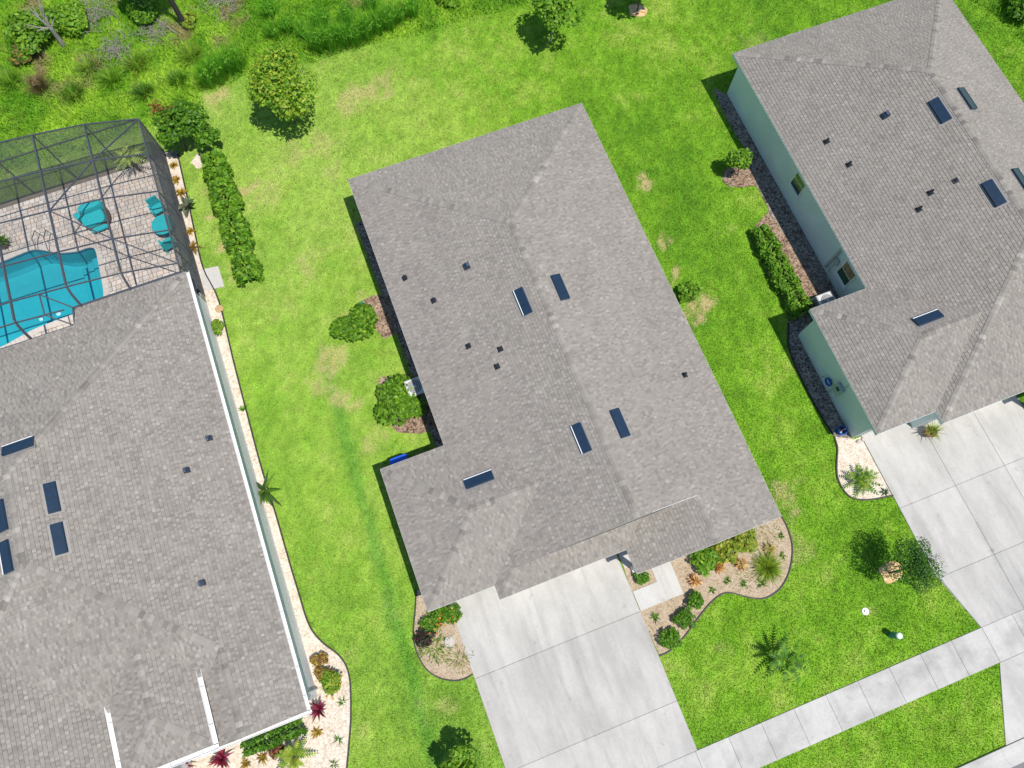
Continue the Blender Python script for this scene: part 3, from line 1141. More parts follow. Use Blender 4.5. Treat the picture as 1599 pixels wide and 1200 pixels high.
def garage_door(parent, x0, x1, y, z1=2.2):
    root = part("garage_door", M['white_trim'], parent, "box", ((x0 + x1) / 2, y - .012, z1 / 2 + .04), (x1 - x0 + .2, .05, z1 + .12))
    for k in range(4):
        h = z1 / 4
        part("door_panel", M['door'], root, "box", ((x0 + x1) / 2, y - .045, .06 + h * (k + .5)), (x1 - x0, .04, h - .015))


def plan_house(name, ox, label, hip, wall_mat, fascia_mat, seed, contrast, sl=SL):
    xA, xB, xr, yA, yD, xE, yF, yJ, yC = -.506, 11.634, 5.564, 20.913, 7.0, -3.383, .80, .21, -.85
    hw = xB - xr
    gh = (yD - yF) / 2
    gy = (yD + yF) / 2
    yR, xg = 1.15, 8.36
    xgl = 2 * xg - xB
    sk = yR - yJ
    Q = lambda pts: [(x + ox, y) for x, y in pts]
    yE = yJ + hw
    if not hip:
        left = [[(xA, yA), (xA, yD), (xA + gh, gy), (xr, gy), (xr, yA - hw)], [(xA + gh, gy), (xA + yR - yF, yR), (xr, yR), (xr, gy)],
                [(xA + yR - yF, yR), (xA, yF), (xA, yJ), (xA + sk, yR)]]
        right = [[(xB, yA), (xr, yA - hw), (xr, yR), (xB, yR)], [(xg, yR), (xg, yC), (xB, yC), (xB, yR)]]
        gab = [[(xg, yR), (xgl + sk, yR), (xgl, yJ), (xgl, yC), (xg, yC)]]
        front = [[(xA, yJ), (xgl, yJ), (xgl + sk, yR), (xA + sk, yR)]]
    else:
        yv = yJ + (xg - xgl)
        hx = gy - yJ
        left = [[(xA, yA), (xA, yD), (xA + gh, gy), (xA + hx, gy), (xr, yE), (xr, yA - hw)], [(xA + gh, gy), (xA, yF), (xA, yJ), (xA + hx, gy)]]
        right = [[(xB, yA), (xr, yA - hw), (xr, yE), (xg, yv), (xB, yv)], [(xg, yv), (xg, yC), (xB, yC), (xB, yv)]]
        gab = [[(xg, yv), (xgl, yJ), (xgl, yC), (xg, yC)]]
        front = [[(xA, yJ), (xgl, yJ), (xg, yv), (xr, yE)]]
    PL = Plane((1, 0), xA + ox, [Q(p) for p in left], sl=sl)
    PB = Plane((0, -1), -yA, [Q([(xA, yA), (xr, yA - hw), (xB, yA)])], sl=sl)
    PR = Plane((-1, 0), -(xB + ox), [Q(p) for p in right], sl=sl)
    PG = Plane((1, 0), xgl + ox, [Q(p) for p in gab], sl=sl)
    PF = Plane((0, 1), yJ, [Q(p) for p in front], sl=sl)
    GB = Plane((0, -1), -yD, [Q([(xE, yD), (xE + gh, gy), (xA + gh, gy), (xA, yD)])], sl=sl)
    GF = Plane((0, 1), yF, [Q([(xE, yF), (xA, yF), (xA + gh, gy), (xE + gh, gy)])], sl=sl)
    GL = Plane((1, 0), xE + ox, [Q([(xE, yF), (xE + gh, gy), (xE, yD)])], sl=sl)
    planes = [PL, PB, PR, PG, PF, GB, GF, GL]
    root = empty(name, (xr + ox, 10, 0), label, "house")
    roof = deck(planes, root)
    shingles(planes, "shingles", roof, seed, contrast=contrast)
    o = lambda x, y: (x + ox, y)
    cl = [(o(xA, yA), o(xr, yA - hw), PL.z, PB.z), (o(xB, yA), o(xr, yA - hw), PR.z, PB.z), (o(xg, yC), o(xg, yR if not hip else yv), PR.z, PG.z),
          (o(xE, yD), o(xE + gh, gy), GB.z, GL.z), (o(xE, yF), o(xE + gh, gy), GF.z, GL.z), (o(xE + gh, gy), o(xA + gh, gy), GB.z, GF.z)]
    if hip:
        cl += [(o(xA, yJ), o(xr, yE), PL.z, PF.z), (o(xr, yE), o(xr, yA - hw), PL.z, PR.z), (o(xg, yv), o(xr, yE), PR.z, PF.z)]
    else:
        cl += [(o(xA, yJ), o(xA + sk, yR), PL.z, PF.z), (o(xr, yR), o(xr, yA - hw), PL.z, PR.z)]
    caps(cl, roof, seed + 1)
    z3 = lambda x, y, pl: (x + ox, y, pl.z(x + ox, y))
    E3 = lambda x, y: (x + ox, y, EV)
    segs = [(E3(xA, yA), E3(xB, yA)), (E3(xB, yA), E3(xB, yC)), (E3(xB, yC), z3(xg, yC, PR)), (z3(xg, yC, PG), E3(xgl, yC)), (E3(xgl, yC), E3(xgl, yJ)), (E3(xgl, yJ), E3(xA, yJ)),
            (E3(xA, yJ), E3(xA, yF)), (E3(xA, yF), E3(xE, yF)), (E3(xE, yF), E3(xE, yD)), (E3(xE, yD), E3(xA, yD)), (E3(xA, yD), E3(xA, yA))]
    fascia_run(segs, root, fascia_mat)
    if not hip:
        fascia_run([(z3(xr + .7, yR - .004, PR), z3(xg, yR - .004, PR))], root, M['fascia'], .14, .028)
        fascia_run([(z3(xr, yR - .004, PR), z3(xr + .7, yR - .004, PR))], root, M['rake'], .14, .028)
        fascia_run([(z3(xr, yR - .004, PL), z3(xA + sk, yR - .004, PL))], root, M['rake'], .14, .028)
        g = MB()      # the upright gable face above the lower front roofs
        V = [z3(xA + sk, yR + .02, PF), z3(xgl + sk, yR + .02, PF), z3(xg, yR + .02, PG), z3(xr, yR + .02, PR)]
        g.add(V, [(0, 1, 2, 3)])
        g.build("gable_wall", wall_mat, root)
    eo = [(xA, yA), (xA, yD), (xE, yD), (xE, yF), (xA, yF), (xA, yJ), (xgl, yJ), (xgl, yC), (xB, yC), (xB, yA)]
    m = MB()
    m.add([(x + ox, y, EV - .165) for x, y in eo], [tuple(range(len(eo)))])
    m.build("soffit", M['soffit'], root)
    fp = [(-3.03, 1.15), (-.15, 1.15), (-.15, .56), (4.75, .56), (4.75, 1.6), (7.3, 1.6), (7.3, -.5), (11.28, -.5), (11.28, 20.56), (-.15, 20.56), (-.15, 6.65), (-3.03, 6.65)]
    m = MB()
    m.prism(Q(fp), -.05, EV - .166)
    m.build("wall", wall_mat, root)
    g = MB()          # front gable triangle
    yy = yC + .34
    g.add([(xgl + .34 + ox, yy, EV - .17), (xB - .34 + ox, yy, EV - .17), (xB - .34 + ox, yy, EV + .1), (xg + ox, yy, PG.z(xg + ox, yy) - .03), (xgl + .34 + ox, yy, EV + .1)], [(0, 1, 2, 3, 4)])
    g.build("gable_wall", wall_mat, root)
    m = MB()
    m.prism([(5.42 + ox, -.75), (5.62 + ox, -.75), (5.62 + ox, -.55), (5.42 + ox, -.55)], 0, EV - .17)
    cpl = m.build("porch_column", M['white_trim'], root)
    part("column_base", M['white_trim'], cpl, "box", (5.52 + ox, -.65, .12), (.3, .3, .24))
    garage_door(root, -2.75 + ox, -.45 + ox, 1.15)
    garage_door(root, .1 + ox, 4.6 + ox, .56)
    d = part("front_door", M['wood_door'], root, "box", (6.0 + ox, 1.585, 1.05), (.95, .06, 2.1))
    part("door_handle", M['steel'], d, "box", (6.38 + ox, 1.53, 1.0), (.03, .06, .18))
    window(root, 'y', -.5, 8.4 + ox, 10.2 + ox, .9, 2.3, -1)
    window(root, 'y', 20.56, 1.2 + ox, 2.4 + ox, .9, 2.2, 1)
    window(root, 'y', 20.56, 8.6 + ox, 10.2 + ox, .9, 2.2, 1)
    window(root, 'x', -.15 + ox, 13.05, 13.85, 1.2, 2.4, -1)
    window(root, 'x', -.15 + ox, 7.92, 8.72, .95, 2.1, -1)
    window(root, 'x', 11.28 + ox, 12.0, 13.2, 1.0, 2.2, 1)
    window(root, 'x', 11.28 + ox, 4.0, 5.2, 1.0, 2.2, 1)
    NOGRASS.append(Q(fp))
    return root, dict(PL=PL, PR=PR, PG=PG, PF=PF, GB=GB, GF=GF, GL=GL, PB=PB)


# ---- middle house
H1, h1 = plan_house("house", 0.0, "middle house with a weathered grey shingle roof behind the plain double driveway", False, M['stucco'], M['fascia'], 11, 0.6)
for u, v in [(817, 472), (908, 685)]:
    q = on_plane(u, v, h1['PL'].z); roof_vent(H1, q[0], q[1], h1['PL'], lit_lip=True)
for u, v in [(874, 450), (967, 662)]:
    q = on_plane(u, v, h1['PR'].z); roof_vent(H1, q[0], q[1], h1['PR'])
q = on_plane(748, 750, h1['GB'].z); roof_vent(H1, q[0], q[1], h1['GB'], along=(1, 0), lit_lip=True)
for u, v in [(632, 435), (677, 470), (781, 546), (776, 573)]:
    q = on_plane(u, v, h1['PL'].z); pipe_boot(H1, q[0], q[1], h1['PL'])
q = on_plane(731, 541, h1['PL'].z); pipe_boot(H1, q[0], q[1], h1['PL'], .025, .2)
q = on_plane(729, 417, h1['PL'].z); goose_vent(H1, q[0], q[1], h1['PL'])
q = on_plane(1069, 586, h1['PR'].z); pipe_boot(H1, q[0], q[1], h1['PR'])

# ---- house to the right
OX2 = 20.46
H2, h2 = plan_house("house", OX2, "sage green walled house with a hipped grey roof next to the wide jointed driveway", True, M['stucco_sage'], M['fascia_sage'], 23, 0.55, 0.485)
for u, v in [(1467, 174), (1551, 303)]:
    q = on_plane(u, v, h2['PL'].z); roof_vent(H2, q[0], q[1], h2['PL'])
for u, v in [(1508, 156), (1593, 283)]:
    q = on_plane(u, v, h2['PR'].z); roof_vent(H2, q[0], q[1], h2['PR'])
q = on_plane(1448, 498, h2['GB'].z); roof_vent(H2, q[0], q[1], h2['GB'], along=(1, 0), lit_lip=True)
for u, v in [(1290, 222), (1325, 258), (1452, 302), (1434, 328)]:
    q = on_plane(u, v, h2['PL'].z); pipe_boot(H2, q[0], q[1], h2['PL'])
q = on_plane(1491, 283, h2['PL'].z); pipe_boot(H2, q[0], q[1], h2['PL'], .025, .2)
q = on_plane(1381, 182, h2['PL'].z); goose_vent(H2, q[0], q[1], h2['PL'])
# meter box, conduits and line-set on the sage wall
ub = part("utility_box", M['box_grey'], H2, "box", (RGW - .08, 3.37, 1.2), (.16, .5, .7), bev=.02)
part("conduit", M['box_grey'], ub, "tube", [(RGW - .07, 3.25, 1.5), (RGW - .07, 3.25, EV - .2)], .025)
part("conduit", M['box_grey'], ub, "tube", [(RGW - .07, 3.5, .85), (RGW - .07, 3.5, .03)], .03)
part("meter_glass", M['glass'], ub, "box", (RGW - .17, 3.37, 1.35), (.06, .2, .2), bev=.02)
lb = part("line_set_cover", M['box_grey'], H2, "box", (RW - .05, 9.35, 1.25), (.1, .12, 1.9))
part("disconnect_box", M['box_grey'], lb, "box", (RW - .07, 9.1, 1.35), (.12, .28, .38), bev=.015)
part("conduit", M['box_grey'], lb, "tube", [(RW - .05, 9.1, 1.16), (RW - .05, 9.1, .4), (RW - .3, 8.6, .3)], .025)

# ---- pool house to the left
XR, XM, XL = -8.94, -16.6, -24.26
hw3 = XR - XM
yb, yf = 18.96, .10
bumpx, bl, byf = XR - 2.28, XR - 4.56, -1.0
LR = Plane((-1, 0), -XR, [[(XR, yb), (XM, yb - hw3), (XM, yf + hw3), (bumpx, yf + XR - bumpx), (XR, yf + XR - bumpx)], [(bumpx, 2.38), (bumpx, byf), (XR, byf), (XR, 2.38)]])
LB = Plane((0, -1), -yb, [[(XR, yb), (-14.05, yb), (-14.05, yb - (XR + 14.05))], [(-14.05, 17.95), (-14.05, yb - (XR + 14.05)), (XM, yb - hw3), (XL + 1.01, 17.95)]])
WX0, WY = -14.45, -6.5                      # garage wing: its inner eave and its front
WXM = (WX0 + XL) / 2
WYM = yf + (WX0 - WXM)
LF = Plane((0, 1), yf, [[(WX0, yf), (bl, yf), (bumpx, 2.38), (XM, yf + hw3), (WXM, WYM)]])
LL = Plane((1, 0), XL, [[(XL, yb), (XL, WYM), (WXM, WYM), (XM, yf + hw3), (XM, yb - hw3)], [(XL, WY), (WXM, WY), (WXM, WYM), (XL, WYM)]])
LW = Plane((-1, 0), -WX0, [[(WX0, yf), (WXM, WYM), (WXM, WY), (WX0, WY)]])
LG = Plane((1, 0), bl, [[(bumpx, 2.38), (bl, yf), (bl, byf), (bumpx, byf)]])
ez, ex0, ex1, exm, eyf = 3.5, -15.72, -12.36, -14.04, -.85
eb = yf + (ez - EV) / SL
eh = exm - ex0
EL = Plane((1, 0), ex0, [[(ex0, eyf), (exm, eyf + eh), (exm, eb + eh), (ex0, eb)]], ez)
ER = Plane((-1, 0), -ex1, [[(ex1, eyf), (ex1, eb), (exm, eb + eh), (exm, eyf + eh)]], ez)
EF = Plane((0, 1), eyf, [[(ex0, eyf), (ex1, eyf), (exm, eyf + eh)]], ez)
H3 = empty("house", (XM, 9, 0), "pool house with a grey shingle roof, white gutters and white walls beside shell gravel", "house")
pl3 = [LR, LB, LF, LL, LW, LG, EL, ER, EF]
r3 = deck(pl3, H3)
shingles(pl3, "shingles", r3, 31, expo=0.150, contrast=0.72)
caps([((XR, yb), (XM, yb - hw3), LR.z, LB.z), ((bumpx, 2.38), (XM, yf + hw3), LR.z, LF.z), ((XM, yf + hw3), (XM, yb - hw3), LR.z, LL.z), ((bumpx, byf), (bumpx, 2.38), LR.z, LG.z),
      ((exm, eyf + eh), (exm, eb + eh), EL.z, ER.z), ((ex0, eyf), (exm, eyf + eh), EL.z, EF.z), ((ex1, eyf), (exm, eyf + eh), ER.z, EF.z), ((WXM, WYM), (XM, yf + hw3), LF.z, LL.z), ((WXM, WY), (WXM, WYM), LW.z, LL.z)], r3, 33)
e3 = lambda x, y, z=EV: (x, y, z)
zn = LB.z(0, 17.95)
fascia_run([(e3(XR, yb), e3(XR, byf)), (e3(XR, yb), e3(-14.05, yb)), (e3(-14.05, yb), e3(-14.05, 17.95, zn)), (e3(-14.05, 17.95, zn), e3(XL + 1, 17.95, zn)), (e3(XR, byf), (bumpx, byf, LR.z(bumpx, byf))),
            ((bumpx, byf, LG.z(bumpx, byf)), e3(bl, byf)), (e3(bl, byf), e3(bl, yf)), (e3(bl, yf), e3(WX0, yf)), (e3(WX0, yf), e3(WX0, WY)), (e3(WX0, WY), (WXM, WY, LW.z(WXM, WY))), ((WXM, WY, LL.z(WXM, WY)), e3(XL, WY)), (e3(XL, WY), e3(XL, 17.95)), (e3(ex1, eb, ez), e3(ex1, eyf, ez)), (e3(ex0, eb, ez), e3(ex0, eyf, ez)), (e3(ex0, eyf, ez), e3(ex1, eyf, ez))], H3, M['white_trim'])
m = MB()
so = [(XR, yb), (-14.05, yb), (-14.05, 17.95), (XL, 17.95), (XL, WY), (WX0, WY), (WX0, yf), (bl, yf), (bl, byf), (XR, byf)]
m.add([(x, y, EV - .165) for x, y in so], [tuple(range(len(so)))])
m.build("soffit", M['soffit'], H3)
m = MB()
m.add([(ex0, eyf, ez - .165), (ex1, eyf, ez - .165), (ex1, 1.4, ez - .165), (ex0, 1.4, ez - .165)], [(0, 1, 2, 3)])
m.build("soffit", M['soffit'], H3)
fp3 = [(-24, WY + .35), (WX0 - .35, WY + .35), (WX0 - .35, .45), (-13.0, .45), (-13.0, -.7), (-9.16, -.7), (-9.16, 18.6), (-13.7, 18.6), (-13.7, 17.6), (-24, 17.6)]
m = MB(); m.prism(fp3, -.05, EV - .166); m.build("wall", M['stucco_white'], H3)
m = MB(); m.prism([(ex0 + .35, .3), (ex1 - .35, .3), (ex1 - .35, eb), (ex0 + .35, eb)], EV - .1, ez - .166); m.build("entry_wall", M['stucco_white'], H3)
g = MB()
yy = byf + .34
g.add([(bl + .34, yy, EV - .17), (XR - .34, yy, EV - .17), (XR - .34, yy, EV + .1), (bumpx, yy, LR.z(bumpx, yy) - .03), (bl + .34, yy, EV + .1)], [(0, 1, 2, 3, 4)])
g.build("gable_wall", M['stucco_white'], H3)
for xx in (ex0 + .35, ex1 - .35):
    c_ = part("entry_column", M['white_trim'], H3, "box", (xx, eyf + .35, ez / 2 - .08), (.3, .3, ez - .17))
    part("column_base", M['white_trim'], c_, "box", (xx, eyf + .35, .12), (.4, .4, .24))
d = part("front_door", M['wood_door'], H3, "box", (exm, .42, 1.05), (1.0, .06, 2.1))
part("door_handle", M['steel'], d, "box", (exm + .4, .37, 1.0), (.03, .06, .18))
window(H3, 'y', -.7, -12.0, -10.3, .9, 2.2, -1)
NOGRASS.append(fp3)


def gutter(a, b, parent, out, w=.125):
    """open box gutter with a back, floor, front lip and hanger straps; out = unit vector away from the roof"""
    a, b = Vector(a), Vector(b)
    o_ = Vector((*out, 0))
    prof = [(0.014, 0.0), (0.014, -.11), (w * .75, -.11), (w, -.01), (w + .015, -.01), (w + .015, -.02), (w * .78, -.122), (0.002, -.122)]
    V = [tuple(q + o_ * s + Vector((0, 0, z))) for q in (a, b) for s, z in prof]
    n = len(prof)
    m = MB()
    m.add(V, [(i, i + 1, n + i + 1, n + i) for i in range(n - 1)] + [tuple(range(n)), tuple(range(2 * n - 1, n - 1, -1))])
    g = m.build("gutter", M['white_trim'], parent)
    L = (b - a).length
    k = max(2, int(L / 1.1))
    for i in range(k):
        c = a + (b - a) * ((i + .5) / k)
        part("hanger", M['white_trim'], g, "beam", tuple(c + Vector((0, 0, -.012))), tuple(c + o_ * (w + .005) + Vector((0, 0, -.012))), .04, .012)
    return g


garage_door(H3, -21.8, -17.0, WY + .35)
g = MB()
yy = WY + .34
g.add([(XL + .34, yy, EV - .17), (WX0 - .34, yy, EV - .17), (WX0 - .34, yy, EV + .1), (WXM, yy, LW.z(WXM, yy) - .03), (XL + .34, yy, EV + .1)], [(0, 1, 2, 3, 4)])
g.build("gable_wall", M['stucco_white'], H3)
gutter((XR, yb, EV), (XR, byf, EV), H3, (1, 0), .13)
gutter((XR + .14, byf, EV), (-13.3, byf, EV), H3, (0, -1))
gutter((ex1, eyf, ez), (ex1, eb, ez), H3, (1, 0), .19)
gutter((ex0, eyf, ez), (ex0, eb, ez), H3, (-1, 0), .19)
gutter((ex0 - .15, eyf, ez), (ex1 + .15, eyf, ez), H3, (0, -1), .18)
part("downspout", M['white_trim'], H3, "beam", (-9.1, -.4, .1), (-9.1, -.4, EV - .25), .08, .06)
for u, v in [(82, 778), (93, 842)]:
    q = on_plane(u, v, LR.z); roof_vent(H3, q[0], q[1], LR)
for u, v in [(4, 806), (12, 870)]:
    q = on_plane(u, v, LL.z); roof_vent(H3, q[0], q[1], LL, lit_lip=True)
q = on_plane(30, 698, LB.z); roof_vent(H3, q[0], q[1], LB, along=(1, 0), lit_lip=True)
for u, v in [(328, 685), (293, 735), (317, 911)]:
    q = on_plane(u, v, LR.z); goose_vent(H3, q[0], q[1], LR, .22)


# ================================================================== POOL, DECK AND SCREEN CAGE
POOL = smooth_line([(-21.0, 24.5), (-18.42, 24.58), (-16.94, 24.7), (-16.42, 24.56), (-15.89, 24.24), (-15.45, 24.0), (-14.67, 23.79), (-14.2, 23.80), (-13.86, 23.70), (-13.74, 23.40), (-13.77, 22.4), (-13.82, 21.2),
                    (-13.95, 20.75), (-14.4, 20.5), (-15.33, 20.42), (-17.25, 20.33), (-18.2, 20.15), (-19.2, 19.95), (-21.0, 19.9)], 4)
DK = [(-9.2, 18.62), (-9.2, 27.86), (-22.0, 27.86), (-22.0, 17.62), (-13.69, 17.62), (-13.69, 18.62)]
bm = bmesh.new()
def loop(pts):
    vs = [bm.verts.new((x, y, 0)) for x, y in pts]
    return [bm.edges.new((vs[i], vs[(i + 1) % len(vs)])) for i in range(len(vs))]
es = loop(DK) + loop(POOL)
bmesh.ops.triangle_fill(bm, use_beauty=True, edges=es)
bm.normal_update(); bm.verts.index_update()
V = [(v.co.x, v.co.y, .012) for v in bm.verts]
F = []
for f in bm.faces:
    c = f.calc_center_median()
    if bool(in_poly(np.array([c.x]), np.array([c.y]), POOL)[0]):
        continue
    ii = [v.index for v in f.verts]
    F.append(tuple(ii if f.normal.z > 0 else ii[::-1]))
bm.free()
pool_deck = mesh_from("pool_deck", V, F, None, M['sand'], at=(-12, 23, 0)); pool_deck["kind"] = "structure"
NOGRASS.append(DK)
# tumbled pavers in a three-size pattern
pv = MB()
pr = random.Random(5)
ptones = [(0.55, 0.48, 0.42), (0.50, 0.45, 0.41), (0.58, 0.52, 0.46), (0.46, 0.42, 0.385), (0.56, 0.47, 0.40), (0.60, 0.55, 0.50)]
yy = 17.66
row = 0
while yy < 27.8:
    h = (.26, .19, .26)[row % 3]
    xx = -22.0 - pr.random() * .2
    while xx < -9.25:
        w = pr.choice((.19, .26, .34, .26))
        cx, cy = xx + w / 2, yy + h / 2
        if xx > -21.95 and cx + w / 2 < -9.22 and cy + h / 2 < 27.84 and not (cx > -13.85 and cy < 18.75):
            cor = np.array([[cx, cx - w / 2 - .03, cx + w / 2 + .03, cx, cx], [cy, cy, cy, cy - h / 2 - .03, cy + h / 2 + .03]])
            if not in_poly(cor[0], cor[1], POOL).any():
                t = pr.choice(ptones); g_ = pr.uniform(.9, 1.1)
                pv.box((cx + pr.uniform(-.004, .004), cy + pr.uniform(-.004, .004), .028 + pr.uniform(-.003, .003)), (w - .022, h - .022, .05), pr.uniform(-.015, .015), tuple(c * g_ for c in t), bev=.012)
        xx += w
    yy += h
    row += 1
o = pv.build("pavers", M['paver'], pool_deck); o["kind"] = "stuff"

pool = empty("swimming_pool", (-17, 22, 0), "free-form turquoise swimming pool set in the paver deck under the screen cage", "pool")
n = len(POOL)
m = MB()
cen = Vector((sum(p[0] for p in POOL) / n, sum(p[1] for p in POOL) / n))
def shrink(k):
    return [(cen.x + (x - cen.x) * k, cen.y + (y - cen.y) * k) for x, y in POOL]
rings = [(POOL, -.22), (shrink(.985), -1.1), (shrink(.93), -1.35)]
V = [(x, y, z) for r, z in rings for x, y in r]
F = [tuple(range(2 * n, 3 * n))]
for k in (0, 1):
    for i in range(n):
        j = (i + 1) % n
        F.append((k * n + i, k * n + j, (k + 1) * n + j, (k + 1) * n + i))
m.add(V, F)
m.build("basin", M['plaster'], pool)
m = MB()
V = [(x, y, z) for z in (.02, -.22) for x, y in POOL]
m.add(V, [(i, (i + 1) % n, n + (i + 1) % n, n + i) for i in range(n)])
m.build("tile_band", M['tile'], pool)
m = MB()
m.add([(x, y, -.09) for x, y in POOL], [tuple(range(n))])
m.build("water", M['water'], pool)
for k, (x0, dz) in enumerate([(-14.25, -.35), (-14.65, -.62), (-15.05, -.9)]):
    m = MB(); m.box(((x0 - 13.75) / 2, 22.2, dz - .6), (-13.85 - x0, 2.3, 1.2), bev=.03); m.build("pool_step", M['plaster'], pool)
# coping stones, one by one along the rim
for i in range(0, n - 1):
    a, b = Vector(POOL[i]), Vector(POOL[i + 1])
    if a.x < -20.9 and b.x < -20.9: continue
    d_ = (b - a); L_ = d_.length
    nr = Vector((-d_.y, d_.x)).normalized()
    mid = (a + b) / 2 + nr * .13 * (1 if (Vector((a + b)) / 2 - cen).dot(nr) > 0 else -1)
    m = MB(); m.box((mid.x, mid.y, .035), (L_ * 1.02 - .01, .28, .07), math.atan2(d_.y, d_.x), bev=.015); m.build("coping_stone", M['coping'], pool)
for dx in (0, .55):
    part("grab_rail", M['steel'], pool, "tube", [(-16.1 + dx, 25.25 - dx * .3, .04), (-16.1 + dx, 25.15 - dx * .3, .75), (-16.25 + dx, 24.7 - dx * .3, .85), (-16.4 + dx, 24.3 - dx * .3, .35), (-16.42 + dx, 24.22 - dx * .3, -.5)], .024, 8)
for u, v in [(64, 498), (91, 490)]:
    q = P(u, v, -.08)
    part("bubbler", M['foam'], pool, "lathe", q, [(.13, -.02), (.10, .02), (.05, .05), (.01, .06)], 12)

cage = empty("pool_cage", (-13, 23, 0), "dark bronze aluminium screen enclosure over the swimming pool", "screen cage")
CX = [-9.16, -11.47, -13.75, -16.05, -18.35, -20.65]
CZ = [2.83, 3.52, 3.84, 4.08, 4.18, 4.18]
CY = [27.88, 25.75, 23.55, 21.33, 19.5]
HY = lambda i: 18.98 if CX[i] > -14.0 else 17.98
for i, (x, z) in enumerate(zip(CX, CZ)):
    w, h = (.065, .13) if i else (.06, .065)
    m = MB()
    hy = HY(i)
    ys = hy + .62
    m.beam((x, CY[0], z), (x, ys, z), w, h)
    prev = Vector((x, ys, z))
    if i:
        for k in range(1, 7):       # the beam bends down to the house eave
            t = k / 6
            q = Vector((x, ys + (hy - ys) * t, z + (2.86 - z) * t ** 1.8))
            m.beam(prev, q, w, h); prev = q
    else:
        m.beam(prev, (x, hy, z), w, h)
    m.build("roof_beam", M['bronze'], cage)
    part("post", M['bronze'], cage, "beam", (x, CY[0], 0.0), (x, CY[0], z), .055, .055)
for j, y in enumerate(CY):
    for i in range(len(CX) - 1):
        part("purlin", M['bronze'], cage, "beam", (CX[i], y, CZ[i]), (CX[i + 1], y, CZ[i + 1]), .05, .055)
for i in (2, 3, 4):
    part("purlin", M['bronze'], cage, "beam", (CX[i] if i > 2 else -14.1, 18.5, CZ[i] - .1), (CX[i + 1], 18.5, CZ[i + 1] - .1), .05, .055)
for i in range(len(CX) - 1):
    part("girt", M['bronze'], cage, "beam", (CX[i], CY[0], 2.83), (CX[i + 1], CY[0], 2.83), .05, .055)
    part("base_rail", M['bronze'], cage, "beam", (CX[i], CY[0], .08), (CX[i + 1], CY[0], .08), .05, .055)
for y in (27.88, 25.75, 23.55, 21.33, 20.3, 19.4):
    if y != 27.88:
        part("post", M['bronze'], cage, "beam", (CX[0], y, 0.0), (CX[0], y, 2.83), .05, .05)
part("girt", M['bronze'], cage, "beam", (CX[0], 27.88, 1.0), (CX[0], 19.0, 1.0), .05, .055)
part("base_rail", M['bronze'], cage, "beam", (CX[0], 27.88, .08), (CX[0], 19.0, .08), .05, .055)
zz = lambda i, j: (CX[i], CY[j], CZ[i])
for a, b in [((0, 0), (1, 1)), ((1, 1), (2, 2)), ((2, 2), (1, 3)), ((0, 0), (0, 1))]:
    if a == (0, 0) and b == (0, 1):
        part("brace", M['bronze'], cage, "beam", (CX[0], 27.88, 2.83), (CX[0], 25.75, .1), .035, .035)
    else:
        part("brace", M['bronze'], cage, "beam", zz(*a), zz(*b), .05, .055)
part("brace", M['bronze'], cage, "beam", zz(1, 3), (CX[0], 19.5, 2.83), .05, .055)
part("brace", M['bronze'], cage, "beam", (CX[0], 19.2, 2.83), (CX[0], 21.33, .1), .035, .035)
part("house_rail", M['bronze'], cage, "beam", (CX[0], 19.02, 2.80), (-14.1, 19.02, 2.80), .10, .10)
part("house_rail", M['bronze'], cage, "beam", (-14.1, 18.02, 3.02), (CX[-1], 18.02, 3.02), .10, .10)
part("house_rail", M['bronze'], cage, "beam", (-14.12, 19.02, 2.85), (-14.12, 18.02, 3.02), .08, .08)
part("brace", M['bronze'], cage, "beam", (-14.12, 19.02, 2.85), (-14.9, 19.5, 3.93), .05, .055)
part("brace", M['bronze'], cage, "beam", (-14.12, 18.02, 3.02), (-14.9, 18.5, 3.83), .05, .055)
part("brace", M['bronze'], cage, "beam", (-14.9, 19.5, 3.93), (-14.9, 18.5, 3.83), .05, .055)
# screens, each panel on its own
def quad(name, pts, mat):
    m = MB(); m.add(pts, [tuple(range(len(pts)))]); return m.build(name, mat, cage)
for i in range(len(CX) - 1):
    for j in range(len(CY) - 1):
        quad("screen_panel", [(CX[i], CY[j], CZ[i]), (CX[i], CY[j + 1], CZ[i]), (CX[i + 1], CY[j + 1], CZ[i + 1]), (CX[i + 1], CY[j], CZ[i + 1])], M['screen_roof'])
    quad("screen_panel", [(CX[i], CY[0], .05), (CX[i], CY[0], CZ[i]), (CX[i + 1], CY[0], CZ[i + 1]), (CX[i + 1], CY[0], .05)], M['screen_wall'])
for a, b in zip((27.88, 25.75, 23.55, 21.33, 20.3), (25.75, 23.55, 21.33, 20.3, 19.05)):
    quad("screen_panel", [(CX[0], a, .05), (CX[0], a, 2.83), (CX[0], b, 2.83), (CX[0], b, .05)], M['screen_side'])

# ---- turquoise furniture on the deck
def rounded_pad(m, c, sx, sy, h, rz=0.0, p=3.0, n=28):
    V, F = [], []
    rings = [(1.0, 0.0), (1.0, h * .7), (.93, h * .95), (.6, h)]
    ca, sa = math.cos(rz), math.sin(rz)
    for k, z in rings:
        for i in range(n):
            a = 2 * math.pi * i / n
            x = math.copysign(abs(math.cos(a)) ** (2 / p), math.cos(a)) * sx / 2 * k
            y = math.copysign(abs(math.sin(a)) ** (2 / p), math.sin(a)) * sy / 2 * k
            V.append((c[0] + ca * x - sa * y, c[1] + sa * x + ca * y, c[2] + z))
    for k in range(len(rings) - 1):
        for i in range(n):
            j = (i + 1) % n
            F.append((k * n + i, k * n + j, (k + 1) * n + j, (k + 1) * n + i))
    F.append(tuple(range((len(rings) - 1) * n, len(rings) * n)))
    F.append(tuple(range(n - 1, -1, -1)))
    m.add(V, F)


